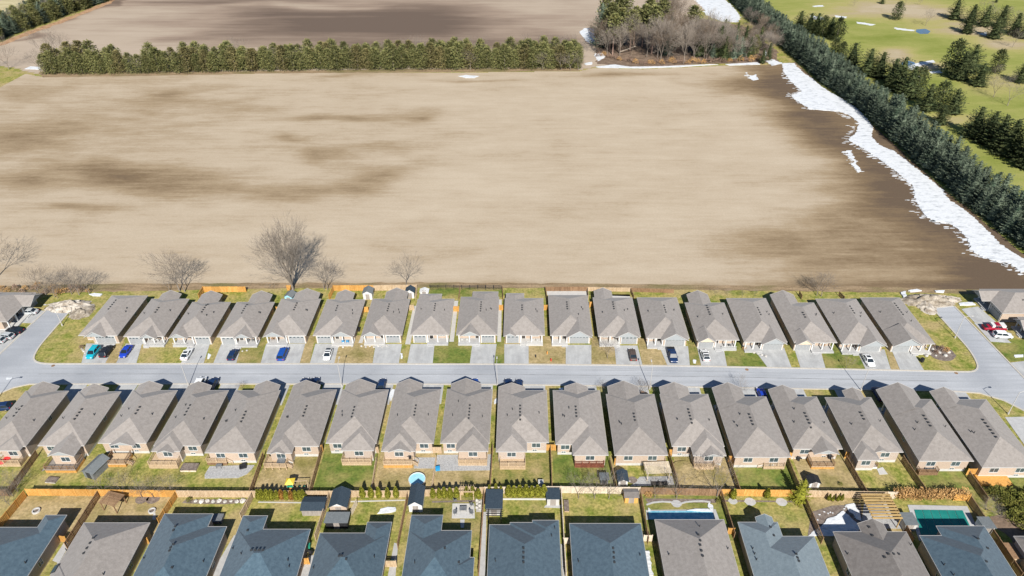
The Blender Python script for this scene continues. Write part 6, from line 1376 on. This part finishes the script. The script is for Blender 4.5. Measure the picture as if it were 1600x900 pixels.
# lamps
def lamp(px, py, side, label, h=7.2, arm=2.4, dark=False, ang=0):
    p = G(px, py); root = thing('street_lamp', label, 'street lamp', (p.x,p.y,0), ang, 'street lamps')
    m = M['trim']; MB().tube((0,0,0),(0,0,h),.10,.06,8).tube((0,0,0),(0,0,.5),.19,.19,8).obj('pole', m, root)
    MB().tube((0,0,h-.15),(side*arm*.5,0,h+.25),.05,.045,6).tube((side*arm*.5,0,h+.25),(side*arm,0,h+.35),.045,.04,6).obj('arm', m, root)
    MB().box(side*arm-.32,-.14,h+.29,side*arm+.32,.14,h+.44).obj('lamp_head', M['trim'], root)
for px, py, s, lab, hh, an in ((97.5,509,-1,'street lamp beside the left side street',6.6,0),(295,604,-1,'street lamp left of the white car with a sunroof',6.8,pi/2),(534,603,-1,'street lamp in front of the seventh middle house',6.8,pi/2),(777,603,-1,'street lamp between the ninth and tenth middle houses',6.8,pi/2),(1015,608,-1,'street lamp near the small red-brown shrubs at the kerb',6.8,pi/2),(1345,610,-1,'street lamp left of the second last middle house',6.8,pi/2),(1492,528,1,'street lamp beside the right side street',6.8,0),(1575,647,1,'street lamp at the lower right street corner',6.8,0),(-8,630,1,'street lamp just outside the left edge at the corner',6.8,0)):
    lamp(px, py, s, lab, hh, 2.0, ang=an if s > 0 or an == 0 else -pi/2)
# young street trees, shrubs at the kerb
for px, py, h, lab in ((123,560-8,0,''),(1001,615,4.0,'small bare street sapling left of the lamp by red-brown shrubs'),(1009,618,3.5,'bare reddish sapling next to the lamp base'),(939,612,3,'tiny bare sapling at the kerb'),(1155,616,4.5,'bare street sapling in front of the fourteenth middle house'),(949,560,5.5,'bare sapling with a long thin shadow on the lawn left of the brown sedan'),(1322,575,3.5,'tiny bare sapling on the green lawn near the white saloon'),(378,608,2.2,'tiny shrub sapling at the kerb of the fifth middle house'),(830,523,4.5,'bare sapling in front of the tenth bungalow')):
    if h: bare_at(px, py, h, lab, None, 10, 1.0, None, 'sapling')
for i, (px, py, m) in enumerate(((1010,620,'shrub_orange'),(1004,617,'shrub_brown'))): p = G(px, py); tag(O('bush', shrub_mesh('bush_crown', 3, 3, 2.2, 840+i, M[m], 150, .4), None, (p.x,p.y,0), 0, .5), ('orange' if not i else 'brown') + ' low shrub by the lamp base at the kerb', 'bush')
# chairs, tables and other small things
def chair(x, y, z, rz, m, label, s=1.0, group='seats on porches and patios'):
    t = thing('garden_chair', label, 'chair', (x,y,z), rz, group); t.scale = (s,s,s)
    MB().box(-.3,-.3,.38,.3,.3,.46).obj('seat', M[m], t); b = MB(); b.add([(-.3,.25,.44),(.3,.25,.44),(.26,.42,1.05),(-.26,.42,1.05),(-.3,.3,.44),(.3,.3,.44),(.26,.47,1.05),(-.26,.47,1.05)], [(0,1,2,3),(7,6,5,4),(0,4,5,1),(1,5,6,2),(2,6,7,3),(3,7,4,0)]); b.obj('backrest', M[m], t)
    for sx in (-.26,.26):
        for sy in (-.26,.26): MB().box(sx-.03,sy-.03,0,sx+.03,sy+.03,.38).obj('leg', M[m], t)
        MB().box(sx-.05,-.3,.6,sx+.05,.3,.65).obj('armrest', M[m], t)
def chair_px(px, py, z, deg, m, label, s=1.0): p = G(px, py, z); chair(p.x, p.y, z, radians(deg), m, label, s)
for px, py, z, d, m, lab in ((536.5,535,.42,180,'blue_plastic','left blue chair on the sixth bungalow porch'),(543.5,535,.42,180,'blue_plastic','right blue chair on the sixth bungalow porch'),(832,533,.42,180,'fabric','left pale round chair on the tenth bungalow porch'),(839.5,533,.42,180,'fabric','right pale round chair on the tenth bungalow porch'),(722,532.5,.42,180,'fabric','left pale chair on the ninth bungalow porch'),(730,532.5,.42,180,'fabric','right pale chair on the ninth bungalow porch'),
    (427,531,.42,180,'brown_wood','left brown chair on the fifth bungalow porch'),(434,531,.42,180,'brown_wood','right brown chair on the fifth bungalow porch'),(240,533,.42,180,'fabric','left chair on the second bungalow porch'),(248,533,.42,180,'fabric','right chair on the second bungalow porch'),(389,533,.42,180,'furniture','left chair on the fourth bungalow porch'),(396,533,.42,180,'furniture','right chair on the fourth bungalow porch'),
    (711,783,.1,200,'furniture','dark chair at the top left of the fire-table patio'),(711,803,.1,-60,'furniture','dark chair at the bottom left of the fire-table patio'),(737,790,.1,120,'furniture','dark chair right of the fire table'),(737,803,.1,70,'furniture','second dark chair right of the fire table'),(1286,541,.42,180,'brown_wood','brown chair on the sixteenth bungalow porch'),(1140,541,.42,180,'furniture','dark chair on the fourteenth bungalow porch')):
    chair_px(px, py, z, d, m, lab)
def table(px, py, z, w_, d_, h, m, label, top=None):
    p = G(px, py, z); t = thing('garden_table', label, 'table', (p.x,p.y,z)); MB().box(-w_/2,-d_/2,h-.06,w_/2,d_/2,h).obj('tabletop', M[m], t)
    for sx in (-1,1):
        for sy in (-1,1): MB().box(sx*(w_/2-.1)-.04,sy*(d_/2-.1)-.04,0,sx*(w_/2-.1)+.04,sy*(d_/2-.1)+.04,h-.06).obj('leg', M[m], t)
table(724,797,.1,1.4,1.0,.6,'furniture','dark fire table in the middle of the pale patio'); table(1024,718,.7,1.9,1.0,.75,'fabric','oval grey table on the deck above the white-slatted pergola'); table(343,730,.15,1.2,.8,.7,'furniture','dark table on the curved stone patio')
def sofa(px, py, z, w_, rz, m, label):
    p = G(px, py, z); t = thing('garden_sofa', label, 'sofa', (p.x,p.y,z), rz); MB().box(-w_/2,-.4,.1,w_/2,.4,.42).obj('seat', M[m], t); MB().box(-w_/2,.28,.42,w_/2,.48,.85).obj('backrest', M[m], t)
    for s in (-1,1): MB().box(s*w_/2-.09,-.4,.1,s*w_/2+.09,.42,.62).obj('armrest', M[m], t)
sofa(1024,757,0,1.5,pi,'black','left dark seat below the white-slatted pergola'); sofa(1036,757,0,1.5,pi,'black','right dark seat below the white-slatted pergola'); sofa(560,712,.8,1.6,0,'furniture','dark sofa on the deck above the greenest lawn'); sofa(440,723,.9,1.5,0,'furniture','dark sofa on the deck of the play set house'); sofa(1450,732,.7,1.8,0,'furniture','dark sofa on the recessed brown deck'); sofa(380,731,.15,1.2,.3,'black','black bench on the curved stone patio')
def bbq(px, py, z, label, m='black'):
    p = G(px, py, z); t = thing('barbecue', label, 'barbecue', (p.x,p.y,z), RT.uniform(-.5,.5), 'barbecues on the decks'); MB().box(-.3,-.25,0,.3,.25,.8).obj('cabinet', M[m], t); MB().tube((-.32,0,.86),(.32,0,.86),.24,.24,8).obj('lid', M[m], t); MB().box(-.65,-.2,.72,-.31,.2,.76).box(.31,-.2,.72,.65,.2,.76).obj('side_shelf', M[m], t)
for px, py, z, lab in ((541,711,.8,'barbecue at the left of the deck above the greenest lawn'),(641,716,.9,'barbecue at the right end of the deck by the pavers'),(729,713,.7,'barbecue at the left of the gravel patio deck'),(755,713,.7,'barbecue at the right of the gravel patio deck'),(1094,715,.7,'round dark barbecue left on the cluttered deck'),(1121,714,.7,'dark barbecue right on the cluttered deck'),(1247,719,0,'round dark barbecue on the lawn left of the central rear gable'),(1296,716,.7,'barbecue on the deck under the central rear gable'),(1351,716,.5,'barbecue on the pale white-floored deck'),(674,530,0,'dark trolley beside the eighth bungalow garage'),(112,722,.9,'barbecue on the orange-skirted deck'),(352,715,.9,'barbecue on the small upper deck'),(486,884-18,0,'dark barbecue in the side path of the fourth near house')): bbq(px, py, z, lab)
def box_thing(nm, px, py, z, w_, d_, h, m, label, cat, rz=0, lid=None):
    p = G(px, py, z); t = thing(nm, label, cat, (p.x,p.y,z), rz); MB().box(-w_/2,-d_/2,0,w_/2,d_/2,h).obj('body', M[m], t); MB().box(-w_/2-.04,-d_/2-.04,h,w_/2+.04,d_/2+.04,h+.07).obj('lid', M[lid or m], t); return t
box_thing('storage_bin', 684,734,.05,.9,.7,.7,'blue_plastic','bright blue bin at the left edge of the gravel patio','bin',.2)
box_thing('hot_tub', 845,757,0,1.0,.9,.9,'white','small white box by the railing in the lawn corner','box',0,'fabric')
box_thing('hot_tub', 343-2,825-12,0,2.0,1.8,.8,'furniture','covered hot tub beside the third near house','hot tub'); box_thing('stone_box', 82,751,0,1.7+.5,1.4,.3,'stone','low stone-framed sandbox below the orange-skirted deck','sandbox',-.1,'mulch')
box_thing('planter_box', 297,732,0,3.3,1.9,.5,'pale_wood','large wood-framed planter box filled with brown soil','planter',0,'mulch'); box_thing('planter_box', 885,792,0,.9,2.6,.4,'tan_wood','long planter box beside the navy garden hut','planter',0,'mulch')
box_thing('waste_bin', 613,888-5,0,.6,.6,1.0,'green_plastic','green wheeled bin behind the wooden gate','bin'); box_thing('waste_bin', 483,856,0,.6,.6,1.0,'green_plastic','green bin beside the fourth near house','bin'); box_thing('waste_bin', 1440,565,.06,.7,.7,1.0,'black','dark bin on the last driveway of the far row','bin',.4)
box_thing('waste_bin', 561,517,0,.6,.7,1.0,'black','dark bin in the pale side path by the seventh bungalow','bin')
for px, py, z, rz, lab in ((12,716,.85,.2,'red seat cushion at the top of the leftmost deck'),(22,709,.85,.5,'red folded umbrella on the leftmost deck'),(4,722,.85,-.2,'red cushion at the left edge of the leftmost deck'),(264,712,1.0,.1,'orange cushion box on the deck beside the planter')):
    p = G(px, py, z); t = thing('cushion', lab, 'cushion', (p.x,p.y,z), rz); m_ = M['red'] if 'red' in lab else M['orange']; MB().lathe([(.01,.5),(.55,.35),(.75,.15),(.7,0)],10).obj('fabric', m_, t)
for px, py, lab in ((1440,569,'covered grill shape right on the last driveway'),): pass
# play set
p = G(456,763); t = thing('play_set', 'wooden play set with a yellow roof, green panel and swing beam', 'play set', (p.x,p.y,0), .05)
for sx in (-.6,.6):
    for sy in (-.6,.6): MB().box(sx-.06,sy-.06,0,sx+.06,sy+.06,2.2).obj('post', M['tan_wood'], t)
rf = MB(); rf.add([(-.9,-.9,2.1),(.9,-.9,2.1),(.9,.9,2.1),(-.9,.9,2.1),(0,0,3.0)], [(0,1,4),(1,2,4),(2,3,4),(3,0,4),(3,2,1,0)]); rf.obj('roof', M['yellow'], t)
MB().box(-.62,-.68,1.0,.62,-.62,1.6).obj('panel', M['green_plastic'], t); MB().box(-.6,-.6,.95,.6,.6,1.02).obj('platform', M['tan_wood'], t); MB().box(.6,-.05,2.05,3.4,.05,2.18).obj('swing_beam', M['tan_wood'], t)
for s in (-.7,.7): MB().bar((3.4,0,2.1),(3.5,s,0),.09,.09).obj('leg', M['tan_wood'], t)
for x in (1.6, 2.6):
    s = MB().box(x-.22,-.1,.5,x+.22,.1,.54).obj('swing_seat', M['green_plastic'], t); MB().tube((x-.2,0,.54),(x-.2,0,2.06),.012,.012,4).tube((x+.2,0,.54),(x+.2,0,2.06),.012,.012,4).obj('rope', M['black'], s)
sd_ = MB(); sd_.add([(-.3,-.6,1.0),(.3,-.6,1.0),(.3,-2.2,.15),(-.3,-2.2,.15)], [(0,1,2,3)]); sd_.add([(-.3,-.6,1.12),(-.3,-.6,.96),(-.3,-2.2,.11),(-.3,-2.2,.27)], [(0,1,2,3)]); sd_.add([(.3,-.6,1.12),(.3,-.6,.96),(.3,-2.2,.11),(.3,-2.2,.27)], [(0,1,2,3)]); sd_.obj('slide', M['orange'], t)
# trellis by the brick shed
p = G(550,806); t = thing('trellis', 'tan lattice trellis leaning beside the brick-fronted shed', 'trellis', (p.x,p.y,0), 1.35)
for k in range(6): MB().box(0,-.03,.2+k*.32,2.6,.03,.27+k*.32).obj('slat', M['pale_wood'], t)
for k in range(5): MB().box(.05+k*.62,-.05,0,.12+k*.62,-.031,2.0).obj('upright', M['pale_wood'], t)
# catch-basin covers, hydrants, garden ornaments
for px, py, lab in ((83,571.5,'rusty round cover in the left kerb'),(1167,577.5,'rusty cover in the kerb near the white hatchback'),(1494,583,'dark cover in the kerb at the right bend')):
    p = G(px, py); tag(MB().lathe([(.01,.03),(.42,.03),(.45,0)],12).obj('drain_cover', M['brown_wood'], None, loc=(p.x,p.y,.02)), lab, 'drain cover')
for px, py, m, lab in ((837,558,'black','dark small ornament on the bare brown lawn, left one'),(861,564,'red','red-brown small ornament on the bare brown lawn, lower one'),(855,553,'orange','orange small shrub stake on the bare brown lawn')):
    p = G(px, py); tag(MB().lathe([(.16,0),(.12,.5),(.2,.6),(.01,.9)],8).obj('garden_ornament', M[m], None, loc=(p.x,p.y,0)), lab, 'ornament')
